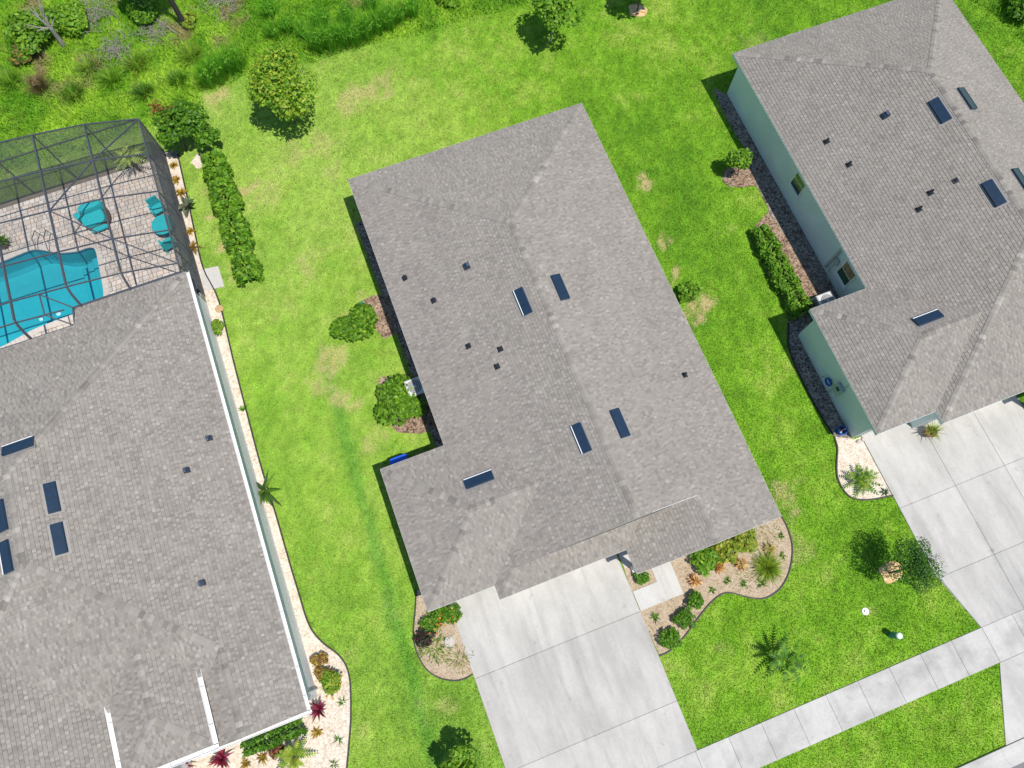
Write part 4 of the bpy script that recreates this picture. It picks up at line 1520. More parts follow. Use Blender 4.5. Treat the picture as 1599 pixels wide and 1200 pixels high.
q = P(148, 338, .4)
lounge = empty("lounge_chair", (q[0], q[1], .05), "wide wicker lounge chair with turquoise cushions beside the swimming pool", "chair")
x, y = q[0], q[1]
m = MB(); rounded_pad(m, (x, y, .15), 1.35, 1.25, .22, .1); m.build("frame", M['wicker'], lounge)
m = MB(); rounded_pad(m, (x - .08, y - .12, .38), 1.15, .9, .16, .1); m.build("seat_cushion", M['turq'], lounge)
m = MB(); rounded_pad(m, (x + .0, y + .38, .40), 1.2, .42, .5, .1); m.build("back_cushion", M['turq'], lounge)
m = MB(); rounded_pad(m, (x - .72, y + .15, .42), .3, .4, .28, .3); m.build("pillow", M['turq'], lounge)
for dx in (-.5, .5):
    for dy in (-.45, .45):
        part("leg", M['wicker'], lounge, "box", (x + dx, y + dy, .10), (.08, .08, .14))
q = P(156, 357, .3)
ot = empty("footstool", (q[0], q[1], .05), "low turquoise footstool in front of the wicker lounge chair", "footstool")
m = MB(); rounded_pad(m, (q[0], q[1], .26), .85, .26, .10, .08); m.build("cushion", M['turq'], ot)
for dx in (-.33, .33):
    part("leg", M['wicker'], ot, "box", (q[0] + dx, q[1], .16), (.06, .2, .22))


def deck_chair(u, v, rz, label):
    q = P(u, v, .4)
    r = empty("patio_chair", (q[0], q[1], .05), label, "chair", "turquoise chairs by the side screen")
    ca, sa = math.cos(rz), math.sin(rz)
    def L(a, b, z): return (q[0] + ca * a - sa * b, q[1] + sa * a + ca * b, z)
    m = MB(); rounded_pad(m, L(0, 0, .40), .56, .52, .07, rz, 5); m.build("seat", M['turq'], r)
    m = MB()
    m.box(L(0, .30, .72), (.54, .07, .62), rz, bev=.02); m.build("backrest", M['turq'], r)
    for s in (-1, 1):
        m = MB(); m.box(L(s * .32, .02, .60), (.09, .55, .04), rz, bev=.01); m.build("armrest", M['turq'], r)
        for t in (-.22, .24):
            m = MB(); m.box(L(s * .29, t, .25), (.06, .06, .42 if t > 0 else .68), rz); 
            if t < 0:
                m = MB(); m.box(L(s * .30, t, .325), (.06, .06, .55), rz)
            m.build("leg", M['turq'], r)
    return r


deck_chair(247, 326, .25, "turquoise patio chair on the screen corner side of the round table")
deck_chair(263, 380, math.pi + .25, "turquoise patio chair on the house side of the round table")
q = P(254, 351, .7)
tb = empty("patio_table", (q[0], q[1], .05), "round turquoise patio table between the two turquoise chairs", "table")
part("table_top", M['turq'], tb, "lathe", (q[0], q[1], .68), [(.50, 0), (.56, .01), (.56, .035), (.54, .045)], 28)
part("pedestal", M['turq'], tb, "lathe", (q[0], q[1], .05), [(.3, 0), (.28, .03), (.06, .06), (.05, .62), (.2, .63)], 16)


# ================================================================== PLANTS
G_DARK = [(0.032, 0.10, 0.010), (0.05, 0.15, 0.012), (0.08, 0.21, 0.016), (0.11, 0.27, 0.02)]
G_MID = [(0.055, 0.16, 0.010), (0.105, 0.26, 0.014), (0.165, 0.35, 0.02), (0.08, 0.21, 0.012)]
G_BRIGHT = [(0.12, 0.28, 0.016), (0.18, 0.37, 0.024), (0.25, 0.43, 0.03), (0.14, 0.32, 0.02)]
G_LIME = [(0.22, 0.34, 0.03), (0.30, 0.40, 0.04), (0.14, 0.27, 0.03), (0.36, 0.42, 0.05)]
G_YEL = [(0.40, 0.40, 0.04), (0.28, 0.34, 0.03), (0.48, 0.44, 0.06), (0.12, 0.22, 0.02)]
C_ORANGE = [(0.60, 0.25, 0.06), (0.68, 0.42, 0.16), (0.40, 0.12, 0.04), (0.75, 0.55, 0.26)]
C_GOLD = [(0.48, 0.30, 0.03), (0.55, 0.38, 0.05), (0.30, 0.18, 0.03), (0.35, 0.30, 0.04)]
C_CREAM = [(0.62, 0.55, 0.22), (0.55, 0.45, 0.15), (0.40, 0.35, 0.10)]
C_RED = [(0.20, 0.02, 0.03), (0.30, 0.03, 0.06), (0.12, 0.015, 0.025)]
C_BROWN = [(0.24, 0.14, 0.06), (0.32, 0.20, 0.09), (0.18, 0.11, 0.05)]
C_STRAW = [(0.42, 0.34, 0.18), (0.34, 0.27, 0.15), (0.25, 0.22, 0.10), (0.20, 0.24, 0.06)]
C_SILVER = [(0.45, 0.46, 0.42), (0.35, 0.37, 0.34), (0.25, 0.27, 0.24)]
C_PURPLE = [(0.10, 0.03, 0.05), (0.16, 0.04, 0.08), (0.07, 0.025, 0.035)]


def leaf_mesh(name, centers, normals, size, pal, mat, parent=None, at=None, aspect=1.7, weights=None):
    """leaves as small folded blades"""
    n = len(centers)
    nrm = normals / np.linalg.norm(normals, axis=1, keepdims=True)
    rv = rng.normal(size=(n, 3))
    tx = np.cross(nrm, rv); tx /= np.linalg.norm(tx, axis=1, keepdims=True)
    ty = np.cross(nrm, tx)
    s = size * rng.uniform(.65, 1.25, (n, 1))
    l, w = s * aspect / 2, s / 2
    V = np.empty((n, 4, 3))
    V[:, 0] = centers - tx * l
    V[:, 1] = centers + ty * w - nrm * s * .12
    V[:, 2] = centers + tx * l - nrm * s * .25
    V[:, 3] = centers - ty * w - nrm * s * .12
    F = np.empty((n, 2, 3), int)
    b = np.arange(n) * 4
    F[:, 0] = np.stack([b, b + 1, b + 2], 1)
    F[:, 1] = np.stack([b, b + 2, b + 3], 1)
    pal = np.array(pal)
    c = pal[rng.choice(len(pal), n, p=weights)] * rng.uniform(.8, 1.2, (n, 1))
    return mesh_from(name, V.reshape(-1, 3), F.reshape(-1, 3), np.repeat(c, 2, 0), mat, parent, at)


def crown_points(center, radii, n, lumps=9, lump_r=.45, shell=.55, flat=0.0):
    c, r = np.array(center, float), np.array(radii, float)
    d = rng.normal(size=(lumps, 3)); d /= np.linalg.norm(d, axis=1, keepdims=True)
    d[:, 2] = np.abs(d[:, 2]) * .9 - .25
    lc = d * rng.uniform(.35, .75, (lumps, 1))
    which = rng.integers(0, lumps, n)
    q = rng.normal(size=(n, 3)); q /= np.linalg.norm(q, axis=1, keepdims=True)
    rad = (shell + (1 - shell) * rng.random((n, 1))) ** .7
    lr = lump_r * rng.uniform(.7, 1.25, (lumps, 1))
    p = lc[which] + q * rad * lr[which]
    nr = q * .7 + rng.normal(size=(n, 3)) * .45 + np.array([0, 0, .55])
    p[:, 2] = np.maximum(p[:, 2], -.95)
    return c + p * r, nr


def stems(m, base, center, radii, k, r0):
    for i in range(k):
        a = 2 * math.pi * (i + random.random() * .6) / k
        e = (center[0] + radii[0] * .55 * math.cos(a), center[1] + radii[1] * .55 * math.sin(a), center[2] + radii[2] * random.uniform(-.1, .45))
        mid = tuple(base[j] * .5 + e[j] * .5 + random.uniform(-.04, .04) for j in range(3))
        m.tube([base, mid, e], [r0, r0 * .7, r0 * .3], 6)


def shrub(name, u, v, r, h, pal, label, cat="shrub", n=700, leaf=.10, group=None, ry=None, lumps=9, weights=None, base=None, mat='leaf', flowers=None, fl_n=0, rx2=None):
    b = base or P(u, v)
    root = empty(name, b, label, cat, group)
    ry = ry or r
    c = (b[0], b[1], h * .52)
    p, nr = crown_points(c, (r * 1.05, ry * 1.05, h * .52), n, lumps)
    p[:, 2] = np.clip(p[:, 2], .03, None)
    leaf_mesh("foliage", p, nr, leaf, pal, M[mat], root, weights=weights)
    m = MB(); stems(m, (b[0], b[1], 0), c, (r, ry, h * .5), 5, .022); m.build("stem", M['trunk'], root)
    if flowers:
        p, nr = crown_points((c[0], c[1], c[2] + h * .08), (r * 1.06, ry * 1.06, h * .54), fl_n, lumps)
        p = p[p[:, 2] > h * .5]
        nr = np.tile(np.array([[0, 0, 1.0]]), (len(p), 1)) + rng.normal(size=(len(p), 3)) * .2
        leaf_mesh("blossoms", p, nr, leaf * 1.0, flowers, M['leaf'], root, aspect=1.1)
    return root


def tree(name, ub, vb, uc, vc, r, pal, label, n=2600, leaf=.13, rz=None, trunk_r=.05, lumps=14, group=None, weights=None, z=None, lump_r=.42, mat='trunk', extra=None):
    b = P(ub, vb)
    z = z if z is not None else height_at(b, uc, vc)
    # the crown may sit a little off the trunk's foot
    cxy = P(uc, vc, z)
    root = empty(name, b, label, "tree", group)
    c = (cxy[0], cxy[1], z)
    rz = rz or r * .95
    p, nr = crown_points(c, (r, r, rz), n, lumps, lump_r)
    p[:, 2] = np.maximum(p[:, 2], .25)
    cr = leaf_mesh("crown", p, nr, leaf, pal, M['leaf'], root, weights=weights)
    m = MB()
    top = (c[0], c[1], z + rz * .2)
    m.tube([(b[0], b[1], -.05), ((b[0] * .6 + c[0] * .4), (b[1] * .6 + c[1] * .4), z * .45), top], [trunk_r * 1.25, trunk_r, trunk_r * .4], 8)
    m.build("trunk", M[mat], root)
    fork = ((b[0] * .5 + c[0] * .5), (b[1] * .5 + c[1] * .5), max(z * .5, z - rz * .9))
    for i in range(8):
        a = 2 * math.pi * i / 8 + random.random()
        e = (c[0] + r * .7 * math.cos(a), c[1] + r * .7 * math.sin(a), z + rz * random.uniform(-.2, .55))
        part("limb", M[mat], root, "tube", [fork, tuple((fork[j] + e[j]) / 2 + (.08 if j == 2 else 0) for j in range(3)), e], [trunk_r * .6, trunk_r * .4, trunk_r * .15], 6)
    return root, c, rz


def blades(name, base, n, length, width, pal, parent=None, at=None, elev=(20, 80), droop=.5, spread=.05, seg=4, mat='leaf', zoff=0.02, fold=.25, lenvar=.35, lean=None):
    """arching strap leaves from one point; tapering, folded along the midrib"""
    pal = np.array(pal)
    az = rng.uniform(0, 2 * np.pi, n)
    el = np.radians(rng.uniform(*elev, n))
    L = length * rng.uniform(1 - lenvar, 1 + lenvar * .4, n)
    o = np.array(base, float) + np.stack([spread * np.cos(az) * rng.random(n), spread * np.sin(az) * rng.random(n), np.full(n, zoff)], 1)
    if lean is None:
        lean = (0, 0)
    V = np.empty((n, seg + 1, 3, 3))
    for k in range(seg + 1):
        t = k / seg
        hd = np.cos(el) * L * t + 0.25 * droop * L * t * t
        zz_ = np.sin(el) * L * t - droop * L * t * t * .55
        ce = np.stack([o[:, 0] + np.cos(az) * hd + lean[0] * t * L, o[:, 1] + np.sin(az) * hd + lean[1] * t * L, np.maximum(o[:, 2] + zz_, .02)], 1)
        w = width * (1 - t ** 1.6) * (0.55 + 0.9 * min(t * 2.2, 1)) / 1.45 + .002
        sd = np.stack([-np.sin(az), np.cos(az), np.zeros(n)], 1)
        V[:, k, 0] = ce + sd * w / 2 + np.array([0, 0, fold * w])
        V[:, k, 1] = ce
        V[:, k, 2] = ce - sd * w / 2 + np.array([0, 0, fold * w])
    F = []
    st = (seg + 1) * 3
    loc = []
    for k in range(seg):
        for j in (0, 1):
            a = k * 3 + j
            loc.append((a, a + 1, a + 4, a + 3))
    loc = np.array(loc)
    F = (np.arange(n)[:, None, None] * st + loc[None]).reshape(-1, 4)
    c = pal[rng.integers(0, len(pal), n)] * rng.uniform(.8, 1.2, (n, 1))
    return mesh_from(name, V.reshape(-1, 3), F, np.repeat(c, len(loc), 0), M[mat], parent, at)


def rosette(name, u, v, r, pal, label, cat, n=26, w=.06, elev=(15, 75), h=.0, group=None, droop=.5, seg=4, stem=False):
    b = P(u, v)
    if h > 0:
        root = empty(name, b, label, cat, group)
        part("stem", M['trunk'], root, "tube", [(b[0], b[1], -.02), (b[0] + .01, b[1], h)], [.03, .022], 7)
        blades("leaves", (b[0], b[1], h), n, r, w, pal, root, elev=elev, droop=droop, seg=seg)
        return root
    o = blades(name, b, n, r, w, pal, None, b, elev=elev, droop=droop, seg=seg)
    return tag(o, label, cat, group)


def palm(name, u, v, h, r, label, pal, nf=12, leaflets=26, lw=.055, trunk_r=.05, drp=.55, pend=.0, el=(15, 70), lr=.30):
    b = P(u, v)
    root = empty(name, b, label, "palm")
    m = MB()
    m.lathe((b[0], b[1], -.02), [(trunk_r * 1.6, 0), (trunk_r * 1.2, h * .3), (trunk_r, h * .8), (trunk_r * .5, h + .05)], 10)
    m.build("trunk", M['trunk'], root)
    for f in range(nf):
        az = 2 * math.pi * (f + random.random() * .5) / nf
        e_ = math.radians(random.uniform(*el))
        L = r * random.uniform(.8, 1.1)
        pts = []
        for k in range(leaflets + 1):
            t = k / leaflets
            hd = math.cos(e_) * L * t + .2 * L * t * t
            z = h + math.sin(e_) * L * t - drp * L * t * t
            pts.append(Vector((b[0] + math.cos(az) * hd, b[1] + math.sin(az) * hd, max(z, .05))))
        m = MB()
        sd = Vector((-math.sin(az), math.cos(az), 0))
        m.tube([pts[0], pts[leaflets // 2], pts[-1]], [.014, .01, .004], 5, col=(0.14, 0.2, 0.03))
        for k in range(2, leaflets + 1):
            t = k / leaflets
            ll = lr * r * (math.sin(math.pi * min(t * .85 + .12, 1)) ** .7)
            fw = (pts[min(k + 1, leaflets)] - pts[k - 1]).normalized()
            c = random.choice(pal); g_ = random.uniform(.8, 1.2); c = tuple(q * g_ for q in c)
            for s in (-1, 1):
                tip = pts[k] + sd * (s * ll * .85) + fw * ll * .55 + Vector((0, 0, -.18 * ll))
                m.add([pts[k] - fw * lw * .5, pts[k] + fw * lw * .5, tip], [(0, 1, 2)], c)
        m.build("frond", M['leaf'], root)
    return root


# ---- trees
t1, c1, rz1 = tree("young_tree", 461, 192, 440, 128, 1.85, [(0.33, 0.46, 0.035), (0.27, 0.42, 0.03), (0.38, 0.47, 0.04)] + G_BRIGHT[:3] + G_MID[1:3], "yellow-green young tree on the back lawn next to the rough weeds", n=7000, leaf=.115, rz=1.7, lumps=30, lump_r=.40, trunk_r=.06, weights=[.2, .2, .12, .13, .12, .08, .08, .07])
tree("young_tree", 860, 67, 866, 14, 1.6, G_BRIGHT, "green young tree with a slim pale trunk on the open back lawn", n=2600, leaf=.14, rz=1.1, lumps=14, trunk_r=.045, mat='dead')
tree("young_tree", 995, 18, 1004, -30, 1.3, G_BRIGHT, "young tree rising from a small round ring of pale mulch", n=1600, leaf=.14, rz=1.0, trunk_r=.045)
t4, c4, rz4 = tree("flowering_tree", 291, 236, 280, 190, 1.35, G_MID, "dense dark green bush tree with red blossom next to the screen cage", n=3200, leaf=.12, rz=1.1, lumps=16, trunk_r=.05)
p, nr = crown_points((c4[0] - .55, c4[1] + .55, c4[2] + .55), (.75, .7, .5), 150, 9)
leaf_mesh("blossoms", p, nr, .085, [(0.26, 0.05, 0.03), (0.20, 0.04, 0.025), (0.22, 0.12, 0.03)], M['leaf'], t4)
p, nr = crown_points((c4[0] + .95, c4[1] - .95, c4[2] - .5), (.75, .65, .6), 1100, 8)
leaf_mesh("crown", p, nr, .12, G_MID, M['leaf'], t4)
tree("small_tree", 1152, 275, 1155, 248, .62, G_BRIGHT, "small round green tree in bark mulch by the sage green wall", n=1700, leaf=.10, rz=.6, lumps=12, trunk_r=.03, lump_r=.55)
tree("feathery_tree", 1389, 895, 1430, 884, 1.3, G_DARK[:3] + [(0.05, 0.16, 0.03)], "feathery green tree leaning over the edge of the jointed driveway", n=5200, leaf=.05, rz=.85, lumps=18, trunk_r=.04)
tree("young_tree", 711, 1187, 716, 1206, 1.0, G_BRIGHT, "young tree on the lawn strip beside the plain driveway", n=1700, leaf=.12, rz=.8, trunk_r=.04)
palm("small_palm", 1217, 1029, .85, 1.1, "small feathery green palm on the front lawn of the middle house", G_DARK[1:] + [(0.20, 0.42, 0.03)], 13, 10, lw=.11, lr=.19, el=(10, 75))
palm("fountain_palm", 463, 1178, .35, 1.0, "bright lime fountain palm in the shell gravel in front of the pool house", G_LIME, 14, 10, lw=.10, lr=.2, el=(25, 80))
palm("pygmy_palm", 1340, 752, .30, .85, "spiky green palm in the cream gravel bed by the neighbouring driveway", G_MID + G_LIME[:2], 18, 9, lw=.09, lr=.22, el=(10, 85))
palm("potted_palm", 219, 268, 1.2, .85, "feathery palm growing inside the corner of the screen cage", [(0.30, 0.42, 0.10), (0.38, 0.48, 0.14)], 11, 9, lw=.09, lr=.22)

# ---- hedges
def hedge(name, a, b, wid, h, pal, label, n, leaf=.12):
    a, b = np.array(P2(*a)), np.array(P2(*b))
    L = np.linalg.norm(b - a)
    d = (b - a) / L
    nn = np.array([-d[1], d[0]])
    root = empty(name, (float((a[0] + b[0]) / 2), float((a[1] + b[1]) / 2), 0), label, "hedge")
    t = rng.random(n) * L
    hh = h * (0.75 + .5 * fbm(t, t * 0 + 3.3, .5, 91, 2))
    ww = wid / 2 * (0.62 + .8 * fbm(t, t * 0 + 7.7, .55, 95, 2))
    th = rng.uniform(-.15, math.pi + .15, n)
    k = (rng.uniform(.65, 1.05, n))
    q = 4.0
    cx = np.sign(np.cos(th)) * np.abs(np.cos(th)) ** (2 / q) * ww * k
    cz = np.abs(np.sin(th)) ** (2 / q) * hh * k
    p = np.stack([a[0] + d[0] * t + nn[0] * cx, a[1] + d[1] * t + nn[1] * cx, np.maximum(cz, .05)], 1)
    nr = np.stack([nn[0] * np.cos(th), nn[1] * np.cos(th), np.sin(th) + .3], 1) + rng.normal(size=(n, 3)) * .55
    leaf_mesh("foliage", p, nr, leaf, pal, M['leaf'], root)
    for i in range(max(3, int(L / .8))):
        c = a + d * (L * (i + .5) / max(3, int(L / .8)))
        m = MB(); stems(m, (c[0], c[1], -.02), (c[0], c[1], h * .5), (wid * .4, wid * .4, h * .4), 4, .02); m.build("stem", M['trunk'], root)
    return root


hedge("hedge", (336, 248), (396, 446), 1.25, .95, G_BRIGHT + G_MID, "long clipped green hedge on the lawn beside the pool deck gravel", 6200, .15)
hedge("hedge", (1180, 362), (1251, 498), 1.05, .8, G_BRIGHT + G_MID, "clipped green hedge beside the bark mulch of the sage green house", 4200, .10)
hedge("hedge", (385, 1168), (478, 1128), .75, .7, G_DARK + G_MID, "low dark green hedge under the front gutter of the pool house", 2200, .09)

# ---- shrubs by the middle house
shrub("shrub", 558, 508, 1.22, .95, G_MID + G_BRIGHT[:3], "spreading green shrub next to the green irrigation valve on the side lawn", n=2600, leaf=.13, lumps=16, ry=.85)
shrub("shrub", 626, 636, 1.25, 1.05, G_MID + G_BRIGHT[:3], "large green shrub in front of the air conditioner of the middle house", n=3200, leaf=.13, lumps=18, ry=1.35)
shrub("shrub", 1072, 458, .62, .75, G_BRIGHT, "small green shrub in dry grass along the far side of the middle house", n=800, leaf=.10)
for u, v, r, lb in [(1043, 998, .46, "round clipped green shrub at the driveway tip of the sandy front bed"), (1066, 968, .46, "round clipped green shrub in the middle of the row of three by the entry path"),
                    (1083, 940, .38, "round clipped green shrub nearest the corner of the entry path")]:
    shrub("round_shrub", u, v, r, .66, G_MID + G_BRIGHT[:1], lb, n=1300, leaf=.075, group="round clipped shrubs in the front bed", lumps=20)
shrub("round_shrub", 1001, 899, .38, .6, G_MID, "round green shrub in the small bed between driveway and entry path", n=800, leaf=.075, lumps=14)
shrub("shrub", 1097, 878, .68, .75, G_BRIGHT, "glossy green shrub under the eave beside the entry path", n=900, leaf=.12)
shrub("shrub", 1132, 862, .66, .7, G_YEL + G_LIME, "yellow-leaved shrub under the eave between two greener ones", n=850, leaf=.12)
shrub("shrub", 1164, 847, .64, .7, G_LIME + G_YEL[:3], "yellow-green shrub at the far end of the row under the eave", n=850, leaf=.12)
for u, v, pal, lb in [(1084, 907, C_ORANGE, "orange croton standing alone close to the entry path"), (1121, 886, C_ORANGE, "salmon orange croton in front of the yellow-leaved shrub"),
                      (1157, 882, C_ORANGE + C_CREAM, "orange croton with a few cream leaves beside the feathery grass"), (1201, 858, C_CREAM, "cream yellow croton near the curved end of the sandy bed")]:
    rosette("croton", u, v, .30, pal, lb, "croton", n=80, w=.085, elev=(5, 85), group="crotons in the front bed", h=.14)
o = blades("ornamental_grass", P(1197, 887), 420, .78, .03, G_LIME + [(0.30, 0.45, 0.03), (0.24, 0.42, 0.03)], None, P(1197, 887), elev=(25, 88), droop=.55, spread=.2, seg=4)
tag(o, "soft arching green grass clump in the sandy front bed", "grass clump")
for u, v, r, lb in [(1188, 912, .34, "low dark green plant below the soft grass clump"), (1112, 922, .20, "tiny green seedling beside the round shrubs"), (1135, 908, .22, "tiny green seedling in the middle of the sandy bed"),
                    (1160, 912, .20, "tiny green seedling near the inner curve of the bed edging"), (1222, 867, .20, "tiny green seedling by the outer curve of the bed edging"),
                    (1219, 837, .24, "tiny green seedling at the house end of the bed edging"), (1023, 965, .28, "sprawling grey-green seedling at the driveway corner of the sandy bed")]:
    rosette("seedling", u, v, r, G_MID, lb, "seedling", n=22, w=.05, elev=(15, 80), group="seedlings in the sandy bed")
for u, v, n_, sp, lb in [(1196, 832, 260, .8, "thin straw and green weeds at the house end of the sandy bed"), (1160, 900, 200, .8, "thin weeds scattered between the crotons and the seedlings")]:
    o = blades("ground_cover", P(u, v), n_, .14, .022, G_LIME + C_STRAW, None, P(u, v), elev=(5, 60), droop=.5, spread=sp)
    tag(o, lb, "weeds", kind="stuff")
# bed beside the garage
shrub("ixora", 688, 969, .95, .6, G_MID + G_BRIGHT[:1], "green ixora with orange blossom at the garage corner of the middle house", n=1700, leaf=.09, ry=.6, flowers=[(0.70, 0.22, 0.03), (0.70, 0.35, 0.05)], fl_n=45)
shrub("dark_shrub", 666, 992, .5, .45, [(0.035, 0.04, 0.02), (0.07, 0.06, 0.04), (0.03, 0.06, 0.02)] + C_PURPLE[:1], "thin dark purplish shrub at the lawn edge of the garage bed", n=420, leaf=.09)
o = blades("ground_cover", P(678, 1010), 420, .22, .03, G_LIME + G_MID, None, P(678, 1010), elev=(5, 60), droop=.5, spread=.75)
tag(o, "straggly light green weeds in the soil of the garage bed", "weeds", kind="stuff")
o = blades("ground_cover", P(718, 1030), 220, .18, .025, G_LIME + C_STRAW, None, P(718, 1030), elev=(5, 60), droop=.5, spread=.6)
tag(o, "thin light green weeds along the driveway side of the garage bed", "weeds", kind="stuff")
o = MB(); b = P(702, 1002); o.lathe((b[0], b[1], 0), [(.22, 0), (.24, .05), (.2, .09), (.08, .10)], 20)
tag(o.build("stepping_stone", M['rock'], at=b), "round pale stone lying in the soil of the garage bed", "stone")

# ---- pool house gravel plants
for u, v, r, pal, lb in [(272, 260, .26, C_GOLD, "small golden croton next to the silver plant at the cage corner"), (277, 283, .26, C_GOLD, "small golden croton second along the cage wall"),
                         (285, 303, .36, C_GOLD, "golden croton beside the big grey-green leaves"), (299, 363, .28, C_GOLD, "round golden croton in the gravel between the big-leaved plant and the striped croton"),
                         (303, 388, .48, C_GOLD + C_BROWN, "striped gold and bronze croton near the cage step")]:
    rosette("croton", u, v, r, pal, lb, "croton", n=44, w=.07, elev=(10, 85), group="crotons along the cage wall", h=.06)
rosette("silver_plant", 273, 243, .30, C_SILVER, "silvery grey spiky plant at the end of the gravel strip", "plant", n=40, w=.06)
rosette("big_leaf_plant", 296, 326, .62, [(0.10, 0.16, 0.10), (0.05, 0.09, 0.05), (0.20, 0.26, 0.14), (0.16, 0.14, 0.10)], "plant with big grey-green leaves against the cage wall", "plant", n=24, w=.26, elev=(15, 70), h=.25, droop=.45)
shrub("shrub", 343, 516, .42, .5, G_BRIGHT + G_LIME, "square light green shrub in the shell gravel by the white wall", n=900, leaf=.075, ry=.5)
rosette("potted_sprig", 383, 640, .30, G_MID, "lone green sprig in the shell gravel halfway along the white wall", "plant", n=16, w=.09, elev=(20, 75), h=.12)
rosette("strelitzia", 414, 768, 1.05, [(0.09, 0.22, 0.02), (0.15, 0.30, 0.03), (0.06, 0.12, 0.03)], "dark green long-leaved plant spilling from the gravel onto the lawn", "plant", n=18, w=.22, elev=(30, 80), h=.12, droop=.6)
for u, v, r, lb in [(499, 1029, .42, "golden brown croton upper one of the pair near the white wall's end"), (506, 1050, .42, "golden brown croton lower one of the pair beside the glossy shrub")]:
    shrub("croton", u, v, r, .55, C_GOLD + C_BROWN, lb, "croton", n=560, leaf=.075, group="crotons by the front corner of the pool house")
shrub("shrub", 525, 1064, .62, .7, G_BRIGHT + G_LIME, "glossy green shrub at the curved gravel corner", n=1100, leaf=.10, flowers=C_GOLD, fl_n=40)
for u, v, r, lb in [(501, 1107, .48, "magenta cordyline by the front corner gutter of the pool house"), (352, 1182, .55, "magenta cordyline between the entry gutter and the low hedge"),
                    (291, 1192, .55, "dark magenta cordyline under the entry gutter")]:
    rosette("cordyline", u, v, r, C_RED + [(0.30, 0.03, 0.10)], lb, "cordyline", n=34, w=.13, elev=(15, 80), h=.3, group="magenta cordylines")
shrub("red_shrub", 433, 1173, .36, .5, C_RED + C_BROWN, "dark red shrub in front of the low dark hedge", n=420, leaf=.09)
for u, v, lb in [(411, 1183, "small golden croton below the low dark hedge"), (385, 1192, "rusty croton at the hedge end nearest the entry"), (496, 1143, "small golden croton in the open gravel by the hedge tip")]:
    rosette("croton", u, v, .27, C_GOLD + C_BROWN[:1], lb, "croton", n=38, w=.06, elev=(10, 80), group="crotons in front of the low hedge", h=.05)
for u, v, lb in [(535, 1096, "little green tuft by the edging near the glossy shrub"), (529, 1155, "little green tuft by the edging beyond the cordyline"), (521, 1193, "little green tuft by the edging next to the fountain palm")]:
    rosette("tuft", u, v, .26, G_MID, lb, "tuft", n=24, w=.03, elev=(20, 80), group="tufts along the gravel edging")
m = MB(); b = P(343, 483); m.lathe((b[0], b[1], .02), [(.20, 0), (.21, .03), (.18, .06), (.06, .07)], 22); tag(m.build("round_paver", M['tan'], at=b), "round tan stone disc lying in the shell gravel", "stone")
m = MB(); b = P(320, 241); m.lathe((b[0], b[1], .02), [(.18, 0), (.2, .08), (.13, .18), (.03, .2)], 12, sx=1.2, sy=.85); tag(m.build("rock", M['rock'], at=b), "pale rock at the hedge end in a shell ring", "rock")
# big-leaf pots on the deck
q = P(9, 385)
pot = empty("potted_plant", (q[0], q[1], .05), "leafy green plant in a dark pot on the pool deck", "potted plant")
part("pot", M['darkpot'], pot, "lathe", (q[0], q[1], .05), [(.22, 0), (.30, .35), (.33, .42), (.28, .42), (.26, .36)], 18)
blades("leaves", (q[0], q[1], .45), 70, .62, .06, G_MID, pot, elev=(20, 85), droop=.6, spread=.1)

# ---- right house garden
rosette("seedling", 1380, 769, .26, [(0.04, 0.10, 0.05), (0.06, 0.14, 0.06)], "small blue-green plant at the driveway corner of the cream gravel bed", "plant", n=26, w=.05)
q = P(1446, 678)
pot = empty("potted_plant", (q[0], q[1], .05), "spiky green plant in a terracotta pot on the jointed driveway", "potted plant")
part("pot", M['terracotta'], pot, "lathe", (q[0], q[1], .05), [(.17, 0), (.25, .40), (.27, .46), (.22, .46), (.2, .4)], 18)
blades("leaves", (q[0], q[1], .48), 60, .62, .04, G_LIME, pot, elev=(10, 80), droop=.35, spread=.06)


# ================================================================== SMALL THINGS
def ac_unit(x, y, rz, label):
    r = empty("air_conditioner", (x, y, 0), label, "air conditioner")
    part("pad", M['path'], r, "box", (x, y, .05), (1.1, 1.1, .1), rz, bev=.02)
    part("cabinet", M['ac'], r, "box", (x, y, .47), (.84, .84, .74), rz, bev=.04)
    part("fan_well", M['ac_dark'], r, "lathe", (x, y, .842), [(.33, -.02), (.33, .006), (.30, .006), (.29, .002)], 28)
    for k in range(3):
        part("grille_ring", M['ac'], r, "tube", [(x + (.10 + .09 * k) * math.cos(a), y + (.10 + .09 * k) * math.sin(a), .862) for a in [2 * math.pi * i / 20 for i in range(21)]], .008, 5)
    part("fan_hub", M['ac'], r, "lathe", (x, y, .85), [(.07, 0), (.07, .02), (.04, .03)], 14)
    ca, sa = math.cos(rz), math.sin(rz)
    for s, t in ((1, 0), (-1, 0), (0, 1), (0, -1)):
        dx, dy = s * .425, t * .425
        part("louvre_panel", M['ac_dark'], r, "box", (x + ca * dx - sa * dy, y + sa * dx + ca * dy, .45), (.02 if s else .7, .02 if t else .7, .55), rz)
    return r


